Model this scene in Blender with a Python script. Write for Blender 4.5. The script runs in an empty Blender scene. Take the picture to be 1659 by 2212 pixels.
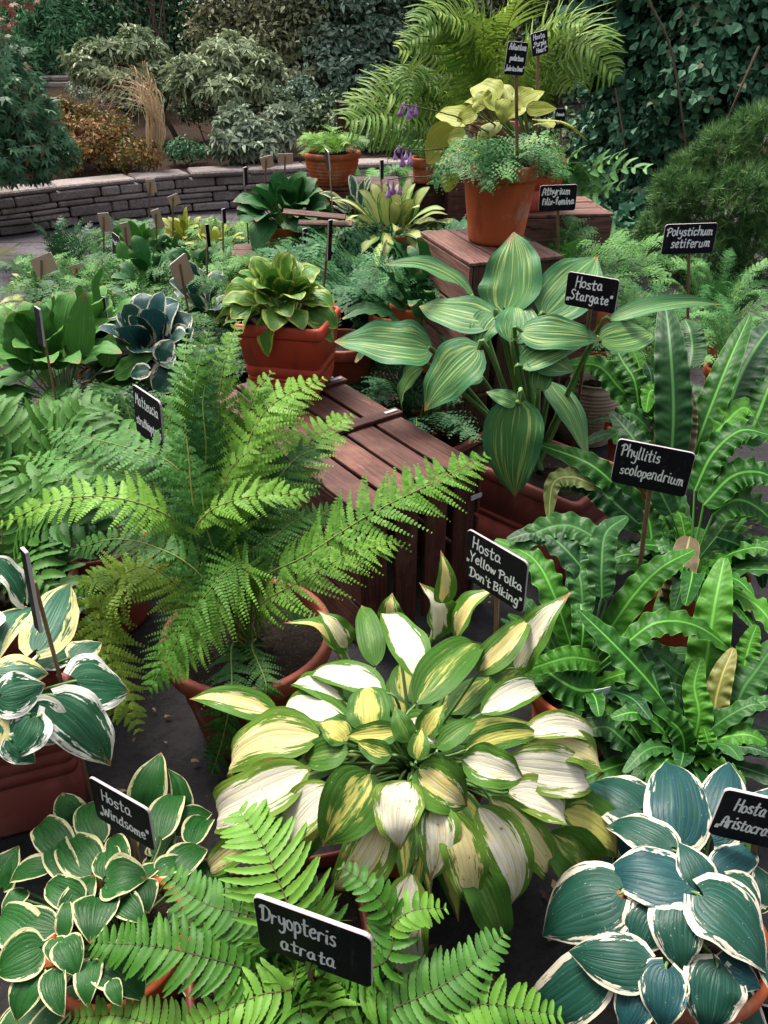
import bpy, math, random
import numpy as np
from mathutils import Vector

S = bpy.context.scene
R_ = math.radians
# ------------------------------------------------------------------ camera, world, sun, exposure
EYE = np.array([0.0, 0.0, 1.6]); PITCH = R_(33.0); FPX = 1609.0; CX, CY = 829.5, 1106.0
cam_d = bpy.data.cameras.new("camera"); cam = bpy.data.objects.new("camera", cam_d)
S.collection.objects.link(cam); S.camera = cam
cam.location = EYE; cam.rotation_euler = (R_(90) - PITCH, 0, 0)
cam_d.sensor_fit = 'VERTICAL'; cam_d.sensor_height = 36.0; cam_d.lens = FPX / 2212 * 36.0
cam_d.clip_start = 0.02; cam_d.clip_end = 400
W = bpy.data.worlds.new("World"); S.world = W; W.use_nodes = True
nt = W.node_tree; bg = nt.nodes['Background']
sky = nt.nodes.new('ShaderNodeTexSky'); sky.sky_type = 'NISHITA'; sky.sun_disc = False
SUN_EL, SUN_AZ = R_(62), R_(-35)
sky.sun_elevation = SUN_EL; sky.sun_rotation = SUN_AZ
sky.air_density = 1.0; sky.dust_density = 4.0; sky.ozone_density = 1.0
hs = nt.nodes.new('ShaderNodeHueSaturation'); hs.inputs['Saturation'].default_value = .35
nt.links.new(sky.outputs[0], hs.inputs['Color']); nt.links.new(hs.outputs[0], bg.inputs[0]); bg.inputs[1].default_value = 0.15
sun_d = bpy.data.lights.new("sun", 'SUN'); sun_d.energy = 2.4; sun_d.angle = R_(22); sun_d.color = (1.0, 0.93, 0.82)
sun = bpy.data.objects.new("sun", sun_d); S.collection.objects.link(sun)
sun.rotation_euler = (R_(90) - SUN_EL, 0, math.pi - SUN_AZ)
S.view_settings.view_transform = 'Standard'; S.view_settings.look = 'None'
S.view_settings.exposure = 1.3; S.view_settings.gamma = 1.0
S.cycles.max_bounces = 6; S.cycles.diffuse_bounces = 2; S.cycles.transmission_bounces = 3
S.cycles.use_denoising = True

FWD = np.array([0, math.cos(PITCH), -math.sin(PITCH)]); UPV = np.array([0, math.sin(PITCH), math.cos(PITCH)])
RGT = np.array([1.0, 0, 0]); UP = np.array([0, 0, 1.0])
def ray(px, py):
    return RGT * ((px - CX) / FPX) - UPV * ((py - CY) / FPX) + FWD
def at(px, py, z=None, Y=None):
    """the place a thing seen at (px, py) in the photograph stands at, given its height z or its distance Y"""
    d = ray(px, py)
    if Y is not None: return EYE + d * (Y / d[1])
    return EYE + d * ((z - EYE[2]) / d[2])
def mpp(P): return float(np.dot(np.asarray(P) - EYE, FWD)) / FPX      # metres per photo pixel at P
def unit(v):
    v = np.asarray(v, float); return v / np.maximum(np.linalg.norm(v, axis=-1, keepdims=True), 1e-9)
rng = np.random.default_rng(7)
def U(a, b): return float(rng.uniform(a, b))

# ------------------------------------------------------------------ mesh builder
class MB:
    def __init__(s): s.v = []; s.f = []; s.uv = []; s.r = []; s.n = 0
    def add(s, V, F, uv=None, rnd=0.5, mat=0, smooth=True):
        V = np.asarray(V, np.float64).reshape(-1, 3); n = len(V)
        s.v.append(V); s.uv.append(np.zeros((n, 2)) if uv is None else np.asarray(uv, float).reshape(-1, 2))
        s.r.append(np.full(n, rnd) if np.isscalar(rnd) else np.asarray(rnd, float).reshape(-1))
        s.f.append((np.asarray(F, np.int64) + s.n, mat, smooth)); s.n += n
    def grid(s, P, uv=None, rnd=0.5, mat=0, smooth=True, closed=False):
        a, b = P.shape[:2]; idx = np.arange(a * b).reshape(a, b)
        if closed: idx = np.concatenate([idx, idx[:, :1]], 1)
        q = np.stack([idx[:-1, :-1], idx[:-1, 1:], idx[1:, 1:], idx[1:, :-1]], -1).reshape(-1, 4)
        s.add(P, q, uv, rnd, mat, smooth)
    def tube(s, pts, r0, r1=None, n=6, mat=0, rnd=0.5, uv=None):
        pts = np.asarray(pts, float); r1 = r0 if r1 is None else r1
        T = unit(np.gradient(pts, axis=0)); ref = np.array([0.31, 0.93, 0.2]) if abs(T[0] @ [0, 0, 1]) > .8 else UP
        A = unit(np.cross(T, ref)); B = np.cross(T, A)
        r = np.linspace(r0, r1, len(pts))[:, None, None]; a = np.linspace(0, 2 * math.pi, n, endpoint=False)
        P = pts[:, None] + r * (A[:, None] * np.cos(a)[None, :, None] + B[:, None] * np.sin(a)[None, :, None])
        m = P.shape[0]
        UVs = np.stack(np.meshgrid(np.linspace(.5, .5, n), np.linspace(0, .02, m)), -1)
        s.grid(P, UVs, rnd, mat, True, True)
        s.add(P[-1], [list(range(n))], rnd=rnd, mat=mat, uv=np.full((n, 2), .5)); s.add(P[0][::-1], [list(range(n))], rnd=rnd, mat=mat, uv=np.full((n, 2), .5))
    def box(s, c, ax, h, mat=0, rnd=0.5, bev=0.0):
        """box: centre, three axes, half sizes; bev chamfers the edges"""
        c = np.asarray(c, float); ax = np.asarray(ax, float); h = np.asarray(h, float)
        if bev <= 0:
            sg = np.array([[-1,-1,-1],[1,-1,-1],[1,1,-1],[-1,1,-1],[-1,-1,1],[1,-1,1],[1,1,1],[-1,1,1]], float)
            s.add(c + (sg * h) @ ax, [[0,3,2,1],[4,5,6,7],[0,1,5,4],[1,2,6,5],[2,3,7,6],[3,0,4,7]], rnd=rnd, mat=mat, smooth=False, uv=(sg[:, :2] * h[:2])); return
        V = []; ids = {}
        for sx in (-1, 1):
            for sy in (-1, 1):
                for sz in (-1, 1):
                    for k in range(3):
                        p = np.array([sx, sy, sz]) * h; p = p - np.array([sx, sy, sz]) * bev
                        p[k] = (sx, sy, sz)[k] * h[k]; ids[(sx, sy, sz, k)] = len(V); V.append(p)
        V = np.array(V); F4 = []; F3 = []
        def orient(f):
            q = V[f]; n = np.cross(q[1] - q[0], q[2] - q[0]); return f if n @ q.mean(0) > 0 else f[::-1]
        for k in range(3):
            for sg in (-1, 1):
                f = []
                for a, b in ((-1,-1),(1,-1),(1,1),(-1,1)):
                    t = [0, 0, 0]; t[k] = sg; t[(k+1) % 3] = a; t[(k+2) % 3] = b; f.append(ids[(*t, k)])
                F4.append(orient(f))
        for k in range(3):
            i, j = (k+1) % 3, (k+2) % 3
            for a in (-1, 1):
                for b in (-1, 1):
                    q = []
                    for sk, kk in ((-1, i), (1, i), (1, j), (-1, j)):
                        t = [0, 0, 0]; t[k] = sk; t[i] = a; t[j] = b; q.append(ids[(*t, kk)])
                    F4.append(orient(q))
        for sx in (-1, 1):
            for sy in (-1, 1):
                for sz in (-1, 1): F3.append(orient([ids[(sx, sy, sz, k)] for k in range(3)]))
        n0 = s.n; X = c + V @ ax
        s.add(X, F4, rnd=rnd, mat=mat, smooth=False, uv=V[:, :2]); s.f.append((np.asarray(F3) + n0, mat, False))
    def build(s, name, mats, parent=None, origin=None):
        o0 = np.zeros(3) if origin is None else np.asarray(origin, float)
        V = np.concatenate(s.v) - o0; uv = np.concatenate(s.uv); r = np.concatenate(s.r)
        me = bpy.data.meshes.new(name); me.vertices.add(len(V)); me.vertices.foreach_set('co', V.ravel())
        L = np.concatenate([f.ravel() for f, m, sm in s.f]); tot = np.concatenate([np.full(len(f), f.shape[1]) for f, m, sm in s.f])
        me.loops.add(len(L)); me.loops.foreach_set('vertex_index', L.astype(np.int32))
        me.polygons.add(len(tot)); st = np.concatenate([[0], np.cumsum(tot)[:-1]])
        me.polygons.foreach_set('loop_start', st.astype(np.int32)); me.polygons.foreach_set('loop_total', tot.astype(np.int32))
        me.polygons.foreach_set('material_index', np.concatenate([np.full(len(f), m) for f, m, sm in s.f]).astype(np.int32))
        me.polygons.foreach_set('use_smooth', np.concatenate([np.full(len(f), sm) for f, m, sm in s.f]))
        ul = me.uv_layers.new(name='UVMap'); ul.data.foreach_set('uv', uv[L].ravel().astype(np.float32))
        at_ = me.attributes.new('rnd', 'FLOAT', 'POINT'); at_.data.foreach_set('value', r.astype(np.float32))
        me.update(calc_edges=True); me.validate()
        for m in (mats if isinstance(mats, (list, tuple)) else [mats]): me.materials.append(m)
        ob = bpy.data.objects.new(name, me); S.collection.objects.link(ob)
        if parent is not None: ob.parent = parent
        return ob
def thing(name, label, cat, loc, group=None):
    o = bpy.data.objects.new(name, None); S.collection.objects.link(o); o.location = loc; o.empty_display_size = .05
    o['label'] = label; o['category'] = cat
    if group: o['group'] = group
    return o
def tag(o, label, cat, group=None):
    o['label'] = label; o['category'] = cat
    if group: o['group'] = group
    return o
def part(mb, name, mats, t, parent=None):
    """a part (or, under a part, a sub-part) of thing t; parts sit at the thing's own origin"""
    return mb.build(name, mats, parent if parent is not None else t, np.array(t.location))
def spline(P, n):
    P = np.asarray(P, float)
    if len(P) == 2: return P[0] + (P[1] - P[0]) * np.linspace(0, 1, n)[:, None]
    E = np.concatenate([[2 * P[0] - P[1]], P, [2 * P[-1] - P[-2]]]); k = len(P) - 1
    t = np.linspace(0, k - 1e-9, n); i = t.astype(int); u = (t - i)[:, None]
    a, b, c, d = E[i], E[i + 1], E[i + 2], E[i + 3]
    return .5 * (2 * b + (c - a) * u + (2 * a - 5 * b + 4 * c - d) * u ** 2 + (3 * b - a - 3 * c + d) * u ** 3)

# ------------------------------------------------------------------ materials
class NT:
    def __init__(s, name):
        s.m = bpy.data.materials.new(name); s.m.use_nodes = True; s.t = s.m.node_tree; s.t.nodes.clear()
        s.out = s.t.nodes.new('ShaderNodeOutputMaterial')
    def n(s, typ, **kw):
        x = s.t.nodes.new(typ)
        for k, v in kw.items(): setattr(x, k, v)
        return x
    def put(s, sock, v):
        if hasattr(v, 'is_linked') or isinstance(v, bpy.types.NodeSocket): s.t.links.new(v, sock)
        else:
            if isinstance(v, tuple) and len(v) == 3 and len(sock.default_value) == 4: v = (*v, 1)
            sock.default_value = v
    def math(s, op, a, b=0.0, c=None, clamp=False):
        x = s.n('ShaderNodeMath', operation=op); x.use_clamp = clamp
        s.put(x.inputs[0], a); s.put(x.inputs[1], b)
        if c is not None: s.put(x.inputs[2], c)
        return x.outputs[0]
    def mix(s, f, a, b, mode='MIX'):
        x = s.n('ShaderNodeMix', data_type='RGBA', blend_type=mode); s.put(x.inputs[0], f); s.put(x.inputs[6], a); s.put(x.inputs[7], b); return x.outputs[2]
    def step(s, v, lo, hi, a=0.0, b=1.0):
        x = s.n('ShaderNodeMapRange', interpolation_type='SMOOTHSTEP'); s.put(x.inputs[0], v)
        for i, q in enumerate((lo, hi, a, b)): s.put(x.inputs[1 + i], q)
        return x.outputs[0]
    def noise(s, vec, scale, detail=3.0, rough=.55):
        x = s.n('ShaderNodeTexNoise'); s.put(x.inputs['Vector'], vec); x.inputs['Scale'].default_value = scale
        x.inputs['Detail'].default_value = detail; x.inputs['Roughness'].default_value = rough; return x.outputs[0]
    def comb(s, x, y, z):
        c = s.n('ShaderNodeCombineXYZ'); s.put(c.inputs[0], x); s.put(c.inputs[1], y); s.put(c.inputs[2], z); return c.outputs[0]
    def vmul(s, v, k):
        x = s.n('ShaderNodeVectorMath', operation='MULTIPLY'); s.put(x.inputs[0], v); x.inputs[1].default_value = k; return x.outputs[0]
    def geo(s): return s.n('ShaderNodeNewGeometry').outputs['Position']
    def rnd(s):
        x = s.n('ShaderNodeAttribute'); x.attribute_name = 'rnd'; return x.outputs['Fac']
    def uv(s):
        x = s.n('ShaderNodeUVMap'); x.uv_map = 'UVMap'; y = s.n('ShaderNodeSeparateXYZ'); s.t.links.new(x.outputs[0], y.inputs[0]); return y.outputs[0], y.outputs[1], x.outputs[0]
    def surf(s, col, rough=.5, bump=None, bstr=.3, bdist=.002, transl=0.0, spec=.5, tcol=None):
        b = s.n('ShaderNodeBsdfPrincipled'); s.put(b.inputs['Base Color'], col); s.put(b.inputs['Roughness'], rough)
        s.put(b.inputs['Specular IOR Level'], spec)
        o = b.outputs[0]
        if bump is not None:
            k = s.n('ShaderNodeBump'); s.put(k.inputs['Height'], bump); k.inputs['Strength'].default_value = bstr; k.inputs['Distance'].default_value = bdist
            s.t.links.new(k.outputs[0], b.inputs['Normal'])
        if transl > 0:
            t = s.n('ShaderNodeBsdfTranslucent'); s.put(t.inputs[0], tcol if tcol is not None else col)
            x = s.n('ShaderNodeMixShader'); x.inputs[0].default_value = transl
            s.t.links.new(o, x.inputs[1]); s.t.links.new(t.outputs[0], x.inputs[2]); o = x.outputs[0]
        s.t.links.new(o, s.out.inputs[0]); return s.m

def hosta_mat(name, centre, margin, mw=.18, rag=.25, alt=None, alt_amt=0.0, streak=None, streak_amt=0.0, nveins=9, rough=.38, end=0.0, brown=0.0, var=.25, soft=.03, spec=.22, margin2=None, vamt=.16):
    """centre / margin colours; mw margin width, rag how ragged; alt a second centre colour some leaves turn to; streak stripes along the veins"""
    k = NT(name); u, v, uvv = k.uv(); r = k.rnd()
    a = k.math('ABSOLUTE', k.math('MULTIPLY_ADD', u, 2.0, -1.0))
    w = k.comb(k.math('MULTIPLY_ADD', u, 13.0, k.math('MULTIPLY', r, 91.0)), k.math('MULTIPLY', v, 3.6), k.math('MULTIPLY', r, 37.0))
    n1 = k.step(k.noise(w, 1.0, 4, .65), .25, .75)
    ed = a
    if end > 0:
        e = k.math('ABSOLUTE', k.math('MULTIPLY_ADD', v, 2.0, -1.0)); e = k.math('MULTIPLY', k.math('POWER', e, 4.0), end); ed = k.math('ADD', a, e)
    ed = k.math('ADD', ed, k.math('MULTIPLY', k.math('SUBTRACT', n1, .5), rag * 2))
    rw = k.math('MULTIPLY', k.math('SUBTRACT', r, .5), mw * .7)
    f = k.step(k.math('ADD', ed, rw), 1 - mw - soft, 1 - mw + soft)
    w2 = k.comb(k.math('MULTIPLY_ADD', u, 30.0, k.math('MULTIPLY', r, 53.0)), k.math('MULTIPLY', v, 1.7), k.math('MULTIPLY', r, 11.0))
    n2 = k.noise(w2, 1.0, 2, .5)
    col = centre
    if alt is not None:
        col = k.mix(k.step(k.math('ADD', r, k.math('MULTIPLY', k.math('SUBTRACT', n1, .5), .5)), 1 - alt_amt - .08, 1 - alt_amt + .12), col, alt)
    if streak is not None: col = k.mix(k.math('MULTIPLY', k.step(n2, .56 - .1 * streak_amt, .66), streak_amt), col, streak)
    mg = margin if margin2 is None else k.mix(k.step(r, .4, .6), margin, margin2)
    if rag > .1: mg = k.mix(k.math('MULTIPLY', k.step(n2, .5, .7), .35), mg, k.mix(.5, margin, tuple(c * .75 for c in margin)))
    col = k.mix(f, col, mg)
    pn = k.noise(k.geo(), 34.0, 4, .6)
    col = k.mix(k.math('MULTIPLY', pn, var), col, tuple(min(1, c) for c in (.02, .05, .015)), 'MIX')
    vein = k.math('ABSOLUTE', k.math('SINE', k.math('ADD', k.math('MULTIPLY', u, math.pi * nveins), k.math('MULTIPLY', k.noise(k.comb(k.math('MULTIPLY', u, 3.0), k.math('MULTIPLY', v, 2.0), k.math('MULTIPLY', r, 60.0)), 1.0, 2), 2.6))))
    vl = k.step(vein, 0.0, .3)
    mid = k.step(a, .0, .05)
    col = k.mix(k.math('MULTIPLY', k.math('SUBTRACT', 1.0, vl), vamt), col, k.mix(.62, col, (.03, .07, .010)))
    if brown > 0:
        bn = k.noise(k.comb(k.math('MULTIPLY', u, 3.0), k.math('MULTIPLY', v, 4.0), k.math('MULTIPLY', r, 71.0)), 1.6, 4, .6)
        bf = k.step(k.math('ADD', bn, k.math('MULTIPLY', k.math('POWER', v, 7.0), .36)), .74 - brown, .80 - brown)
        col = k.mix(bf, col, k.mix(pn, (.18, .075, .03), (.42, .22, .09)))
    sp = k.step(k.noise(k.geo(), 260.0, 1), .74, .78); col = k.mix(k.math('MULTIPLY', sp, .35), col, (.55, .6, .5))
    h = k.math('ADD', k.math('POWER', vein, .6), k.math('MULTIPLY', k.noise(k.comb(k.math('MULTIPLY', u, 22.0), k.math('MULTIPLY', v, 9.0), k.math('MULTIPLY', r, 50.0)), 1.0, 3), 1.6)); h = k.math('MULTIPLY', h, mid)
    return k.surf(col, k.math('MULTIPLY_ADD', pn, .3, rough - .07), h, .24, .0028, .12, spec)

def leaf_mat(name, c1, c2, c3=None, rough=.5, transl=.25, nscale=30, spec=.18, ribs=0, rib_c=None):
    """plain foliage: each leaf's own tone between c1 and c2, some old ones c3"""
    k = NT(name); r = k.rnd(); pn = k.noise(k.geo(), nscale, 3, .6); transl *= .7
    col = k.mix(k.step(k.math('ADD', r, k.math('MULTIPLY', k.math('SUBTRACT', pn, .5), .7)), .1, .9), c1, c2)
    if c3 is not None: col = k.mix(k.step(r, .93, .97), col, c3)
    b = None; u, v, uvv = k.uv()
    if ribs:
        a = k.math('ABSOLUTE', k.math('MULTIPLY_ADD', u, 2.0, -1.0))
        ph = k.math('ADD', k.math('ADD', k.math('MULTIPLY', v, ribs * math.pi), k.math('MULTIPLY', a, -5.0)), k.math('MULTIPLY', k.noise(uvv, 6.0, 2), 5.0))
        b = k.math('MULTIPLY', k.math('SINE', ph), k.math('MULTIPLY', k.step(a, .05, .4), k.step(a, 1.0, .6)))
        b = k.math('ADD', b, k.math('MULTIPLY', k.noise(uvv, 9.0, 3), 1.6))
        col = k.mix(k.step(a, .10, .04, 0, .75), col, rib_c or tuple(min(1, c * 2.2 + .03) for c in c2))
        col = k.mix(k.step(a, .93, .99, 0, .5), col, tuple(min(1, c * 1.9 + .03) for c in c2))
        return k.surf(col, k.math('MULTIPLY_ADD', pn, .2, rough - .1), b, .16, .004, transl, spec)
    return k.surf(col, k.math('MULTIPLY_ADD', pn, .2, rough - .1), pn, .15, .004, transl, spec)

def terracotta(name, c1=(.55, .130, .040), c2=(.38, .078, .028), rough=.75, scale=6, stain=.42, spec=.25):
    k = NT(name); p = k.geo(); n = k.noise(p, scale, 5, .65); n2 = k.noise(p, 60, 3)
    col = k.mix(n, c2, c1); col = k.mix(k.math('MULTIPLY', k.step(n, .53, .70), stain), col, (.55, .42, .36))
    col = k.mix(k.math('MULTIPLY', k.step(k.noise(k.vmul(p, (1, 1, .35)), 13, 4), .55, .7), .5), col, (.10, .035, .022))
    return k.surf(col, k.math('MULTIPLY_ADD', n2, .2, rough - .1), n2, .25, .002, 0, spec)
def wood(name, c1, c2, c3, along='uv', rough=.62, grain=60, stain=.4):
    k = NT(name); u, v, uvv = k.uv(); r = k.rnd()
    w = k.comb(k.math('MULTIPLY', u, 6.0), k.math('MULTIPLY', v, grain * 1.7), k.math('MULTIPLY', r, 40.0))
    n = k.step(k.noise(w, 1.0, 6, .75), .30, .70); p = k.geo(); n2 = k.noise(p, 7, 4, .6)
    col = k.mix(n, c1, c2); col = k.mix(k.math('MULTIPLY', k.step(n2, .5, .72), stain), col, c3)
    col = k.mix(k.math('MULTIPLY', k.math('ABSOLUTE', k.math('SUBTRACT', r, .5)), 1.2), col, c1); kn = k.noise(k.comb(k.math('MULTIPLY', u, 9.0), k.math('MULTIPLY', v, 30.0), k.math('MULTIPLY', r, 77.0)), 1.0, 3)
    col = k.mix(k.step(kn, .66, .72, 0, .8), col, tuple(q * .35 for q in c1)); col = k.mix(k.step(kn, .34, .26, 0, .45), col, c3)
    return k.surf(col, rough, n, .5, .003, 0, .35)
M = {}
M['terracotta'] = terracotta('terracotta'); M['tub'] = terracotta('tub_clay', (.30, .075, .04), (.17, .042, .028), .6)
M['plastic'] = terracotta('red_plastic', (.52, .070, .034), (.42, .055, .028), .45, 5, .08, .4)
M['plastic_dull'] = terracotta('dull_red_plastic', (.30, .07, .055), (.21, .048, .04), .5, 6, .12, .4)
M['stoneware'] = terracotta('stoneware', (.33, .27, .19), (.20, .16, .11), .6, 12, .3)
k = NT('soil'); p = k.geo(); n = k.noise(p, 60, 6, .75); sp = k.step(k.noise(p, 190, 2), .66, .7)
M['soil'] = k.surf(k.mix(k.math('MULTIPLY', sp, .4), k.mix(n, (.008, .006, .005), (.05, .036, .026)), (.3, .26, .22)), .95, n, 1.0, .02, 0, .1)
M['wood_dark'] = wood('wood_dark', (.024, .007, .005), (.150, .044, .026), (.29, .135, .095))
M['wood_grey'] = wood('wood_weathered', (.055, .020, .015), (.27, .125, .095), (.06, .024, .018))
M['wood_end'] = wood('wood_sawn', (.045, .020, .014), (.13, .062, .042), (.24, .13, .085))
M['stake'] = wood('stake_wood', (.17, .085, .05), (.30, .16, .095), (.10, .05, .03), grain=90)
M['stake_grey'] = wood('stake_weathered', (.22, .15, .12), (.40, .28, .20), (.12, .08, .06), grain=90)
M['board_back'] = wood('board_back_wood', (.34, .22, .155), (.52, .37, .27), (.22, .14, .10), grain=40, stain=.25)
M['board_edge'] = wood('board_edge', (.34, .29, .30), (.58, .51, .52), (.16, .12, .12), grain=60, stain=.6)
k = NT('blackboard_paint'); p = k.geo(); n = k.noise(k.vmul(p, (1, 1, .25)), 70, 4, .65); n2 = k.noise(p, 320, 2)
cb = k.mix(k.math('MULTIPLY', k.step(n, .56, .76), .22), (.007, .006, .011), (.13, .115, .16)); cb = k.mix(k.math('MULTIPLY', k.step(n2, .7, .76), .3), cb, (.3, .28, .33))
M['black'] = k.surf(cb, .6, n, .1, .001, 0, .15)
k = NT('white_paint_pen'); p = k.geo(); n = k.noise(k.vmul(p, (1, 1, .5)), 150, 3)
M['ink'] = k.surf(k.mix(k.step(n, .28, .45), (.66, .64, .70), (.92, .91, .94)), .6)
k = NT('grey_metal'); n = k.noise(k.geo(), 80, 3); M['metal'] = k.surf(k.mix(n, (.30, .30, .33), (.5, .5, .54)), .4)
k = NT('rusty_nail'); n = k.noise(k.geo(), 80, 3); M['metal_dark'] = k.surf(k.mix(n, (.03, .015, .01), (.10, .06, .045)), .6)
k = NT('tag_plastic'); n = k.noise(k.geo(), 30, 3); M['tag'] = k.surf(k.mix(n, (.50, .53, .60), (.62, .65, .70)), .4)
k = NT('tag_pencil'); M['pencil'] = k.surf((.08, .08, .12), .8)
# stone wall, paving, bed
k = NT('wall_stone'); p = k.geo(); r = k.rnd(); n = k.noise(p, 5, 6, .7); n2 = k.noise(p, 40, 5, .7)
c = k.mix(r, (.16, .130, .125), (.33, .275, .255)); c = k.mix(k.math('MULTIPLY', k.step(n, .45, .7), .65), c, (.36, .31, .305)); c = k.mix(k.math('MULTIPLY', k.step(n2, .48, .7), .6), c, (.04, .034, .034))
c = k.mix(k.math('MULTIPLY', k.step(k.noise(p, 3.1, 4), .56, .66), .35), c, (.075, .075, .030))
M['stone'] = k.surf(c, .85, k.math('ADD', n2, n), .9, .02, 0, .2)
k = NT('paving_stone'); p = k.geo(); n = k.noise(p, 2.2, 6, .65); n2 = k.noise(p, 26, 6, .72)
br = k.n('ShaderNodeTexBrick'); k.put(br.inputs['Vector'], p); br.inputs['Scale'].default_value = 1.0
br.inputs['Color1'].default_value = (.050, .043, .050, 1); br.inputs['Color2'].default_value = (.088, .076, .086, 1); br.inputs['Mortar'].default_value = (.022, .019, .016, 1)
br.inputs['Mortar Size'].default_value = .012; br.inputs['Brick Width'].default_value = .72; br.inputs['Row Height'].default_value = .46; br.inputs['Mortar Smooth'].default_value = .4
c = k.mix(k.math('MULTIPLY', k.step(n, .45, .68), .6), br.outputs[0], (.16, .14, .155)); c = k.mix(k.math('MULTIPLY', k.step(n2, .45, .68), .75), c, (.03, .027, .03))
c = k.mix(k.math('MULTIPLY', k.step(k.noise(p, 1.3, 5, .65), .56, .66), .8), c, (.055, .055, .016))
c = k.mix(k.math('MULTIPLY', k.step(k.noise(p, 120, 2), .69, .73), .35), c, (.42, .39, .40))
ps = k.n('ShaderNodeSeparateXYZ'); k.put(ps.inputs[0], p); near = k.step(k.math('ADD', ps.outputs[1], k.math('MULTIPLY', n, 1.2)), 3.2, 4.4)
c = k.mix(near, k.mix(n2, (.005, .005, .006), (.048, .045, .047)), c)  # nearer ground: dark gravelly surface, with the plants' shade put into its colour
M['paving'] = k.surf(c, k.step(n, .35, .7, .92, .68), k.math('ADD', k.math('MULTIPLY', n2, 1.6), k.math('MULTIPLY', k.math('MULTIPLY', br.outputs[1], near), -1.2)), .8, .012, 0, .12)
k = NT('bed_soil'); p = k.geo(); n = k.noise(p, 3.0, 6, .7); n2 = k.noise(p, 45, 5, .75)
c = k.mix(n2, (.014, .009, .007), (.065, .036, .025)); c = k.mix(k.math('MULTIPLY', k.step(n, .5, .62), .5), c, (.05, .05, .022)); c = k.mix(k.step(k.noise(p, 70, 2), .62, .68, 0, .5), c, (.24, .14, .09))
M['bed'] = k.surf(c, .95, n2, 1.0, .04, 0, .1)
k = NT('bark'); p = k.geo(); n = k.noise(k.vmul(p, (1, 1, .3)), 30, 5, .7); M['bark'] = k.surf(k.mix(n, (.035, .024, .018), (.15, .105, .08)), .9, n, .8, .01, 0, .15)

# hostas
M['h_white'] = hosta_mat('hosta_white_centre', (.60, .56, .44), (.060, .150, .014), .44, .20, (.56, .46, .16), .34, (.30, .36, .12), .25, 8, .45, .45, .05, .10, .045)
M['h_pale'] = hosta_mat('hosta_white_faded', (.60, .55, .44), (.135, .215, .024), .33, .30, (.55, .47, .22), .35, (.30, .36, .12), .4, 8, .55, .35, .095, .10, .06, margin2=(.085, .17, .016), vamt=.5)
M['h_green'] = hosta_mat('hosta_green_gold', (.46, .42, .10), (.042, .120, .012), .62, .24, (.085, .17, .03), .5, (.16, .24, .05), .5, 9, .45, .35, .01, .15, .1)
M['h_star'] = hosta_mat('hosta_pale_streak', (.060, .175, .045), (.040, .155, .060), .18, .2, (.055, .17, .055), .4, (.38, .47, .15), .68, 9, .42, 0, .006, .15, .1)
M['h_blue'] = hosta_mat('hosta_blue_cream', (.009, .052, .062), (.62, .59, .44), .14, .24, (.009, .052, .036), .5, (.035, .125, .12), .4, 12, .34, .05, 0, .22, .035, margin2=(.62, .55, .44))
M['h_wind'] = hosta_mat('hosta_dark_cream', (.007, .056, .009), (.58, .54, .30), .12, .12, (.014, .085, .014), .5, (.04, .14, .03), .35, 10, .38, .03, .008, .25, .03)
M['h_left'] = hosta_mat('hosta_wide_white_edge', (.012, .080, .036), (.72, .69, .62), .32, .34, (.030, .11, .065), .5, (.10, .20, .12), .45, 10, .38, .06, .006, .2, .04, margin2=(.55, .50, .20))
M['h_plain'] = hosta_mat('hosta_mid_green', (.060, .20, .032), (.085, .25, .045), .1, .1, (.040, .15, .025), .5, (.13, .29, .06), .5, 9, .5, 0, .006, .2, .1)
M['h_dark'] = hosta_mat('hosta_deep_green', (.022, .11, .026), (.035, .15, .032), .1, .1, (.016, .08, .024), .5, (.05, .18, .045), .5, 9, .48, 0, .004, .22, .1)
M['h_lime'] = hosta_mat('hosta_lime_edge', (.060, .17, .022), (.34, .42, .075), .24, .25, (.10, .23, .03), .5, (.09, .2, .05), .4, 8, .36, .05, .006, .2, .05)
M['h_cream'] = hosta_mat('hosta_cream_stripe', (.50, .50, .20), (.10, .21, .055), .30, .32, (.35, .42, .12), .4, (.2, .32, .08), .5, 8, .42, .2, .006, .15, .06)
M['h_yellow'] = hosta_mat('hosta_yellow', (.27, .30, .035), (.33, .34, .05), .1, .1, (.27, .31, .05), .5, (.46, .46, .13), .4, 8, .45, 0, .012, .14, .1)
# ferns and straps
M['f_hero'] = leaf_mat('fern_bright', (.052, .155, .014), (.175, .36, .045), None, .5, .3)
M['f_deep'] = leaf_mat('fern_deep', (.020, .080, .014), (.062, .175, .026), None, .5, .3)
M['f_olive'] = leaf_mat('fern_olive', (.10, .20, .018), (.22, .34, .045), None, .55, .3)
M['f_atrata'] = leaf_mat('fern_simple_pinnae', (.036, .125, .012), (.125, .28, .034), None, .45, .28)
M['f_mid'] = leaf_mat('fern_mid', (.020, .085, .018), (.085, .235, .045), None, .55, .25)
M['f_blue'] = leaf_mat('fern_blue_green', (.020, .090, .034), (.075, .225, .085), None, .55, .25)
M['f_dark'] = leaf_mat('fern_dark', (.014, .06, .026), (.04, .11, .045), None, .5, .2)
M['f_silver'] = leaf_mat('fern_silvery', (.08, .21, .09), (.24, .40, .24), None, .6, .25)
M['f_giant'] = leaf_mat('fern_yellow_green', (.075, .17, .018), (.23, .34, .05), None, .55, .3)
M['f_osm'] = leaf_mat('fern_osmunda', (.045, .16, .040), (.13, .30, .09), None, .5, .28)
M['f_maiden'] = leaf_mat('fern_maidenhair', (.025, .105, .024), (.09, .25, .060), (.26, .30, .07), .5, .25)
M['s_bright'] = leaf_mat('strap_bright', (.014, .078, .007), (.055, .19, .015), None, .48, .22, 14, .22, 38)
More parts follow.
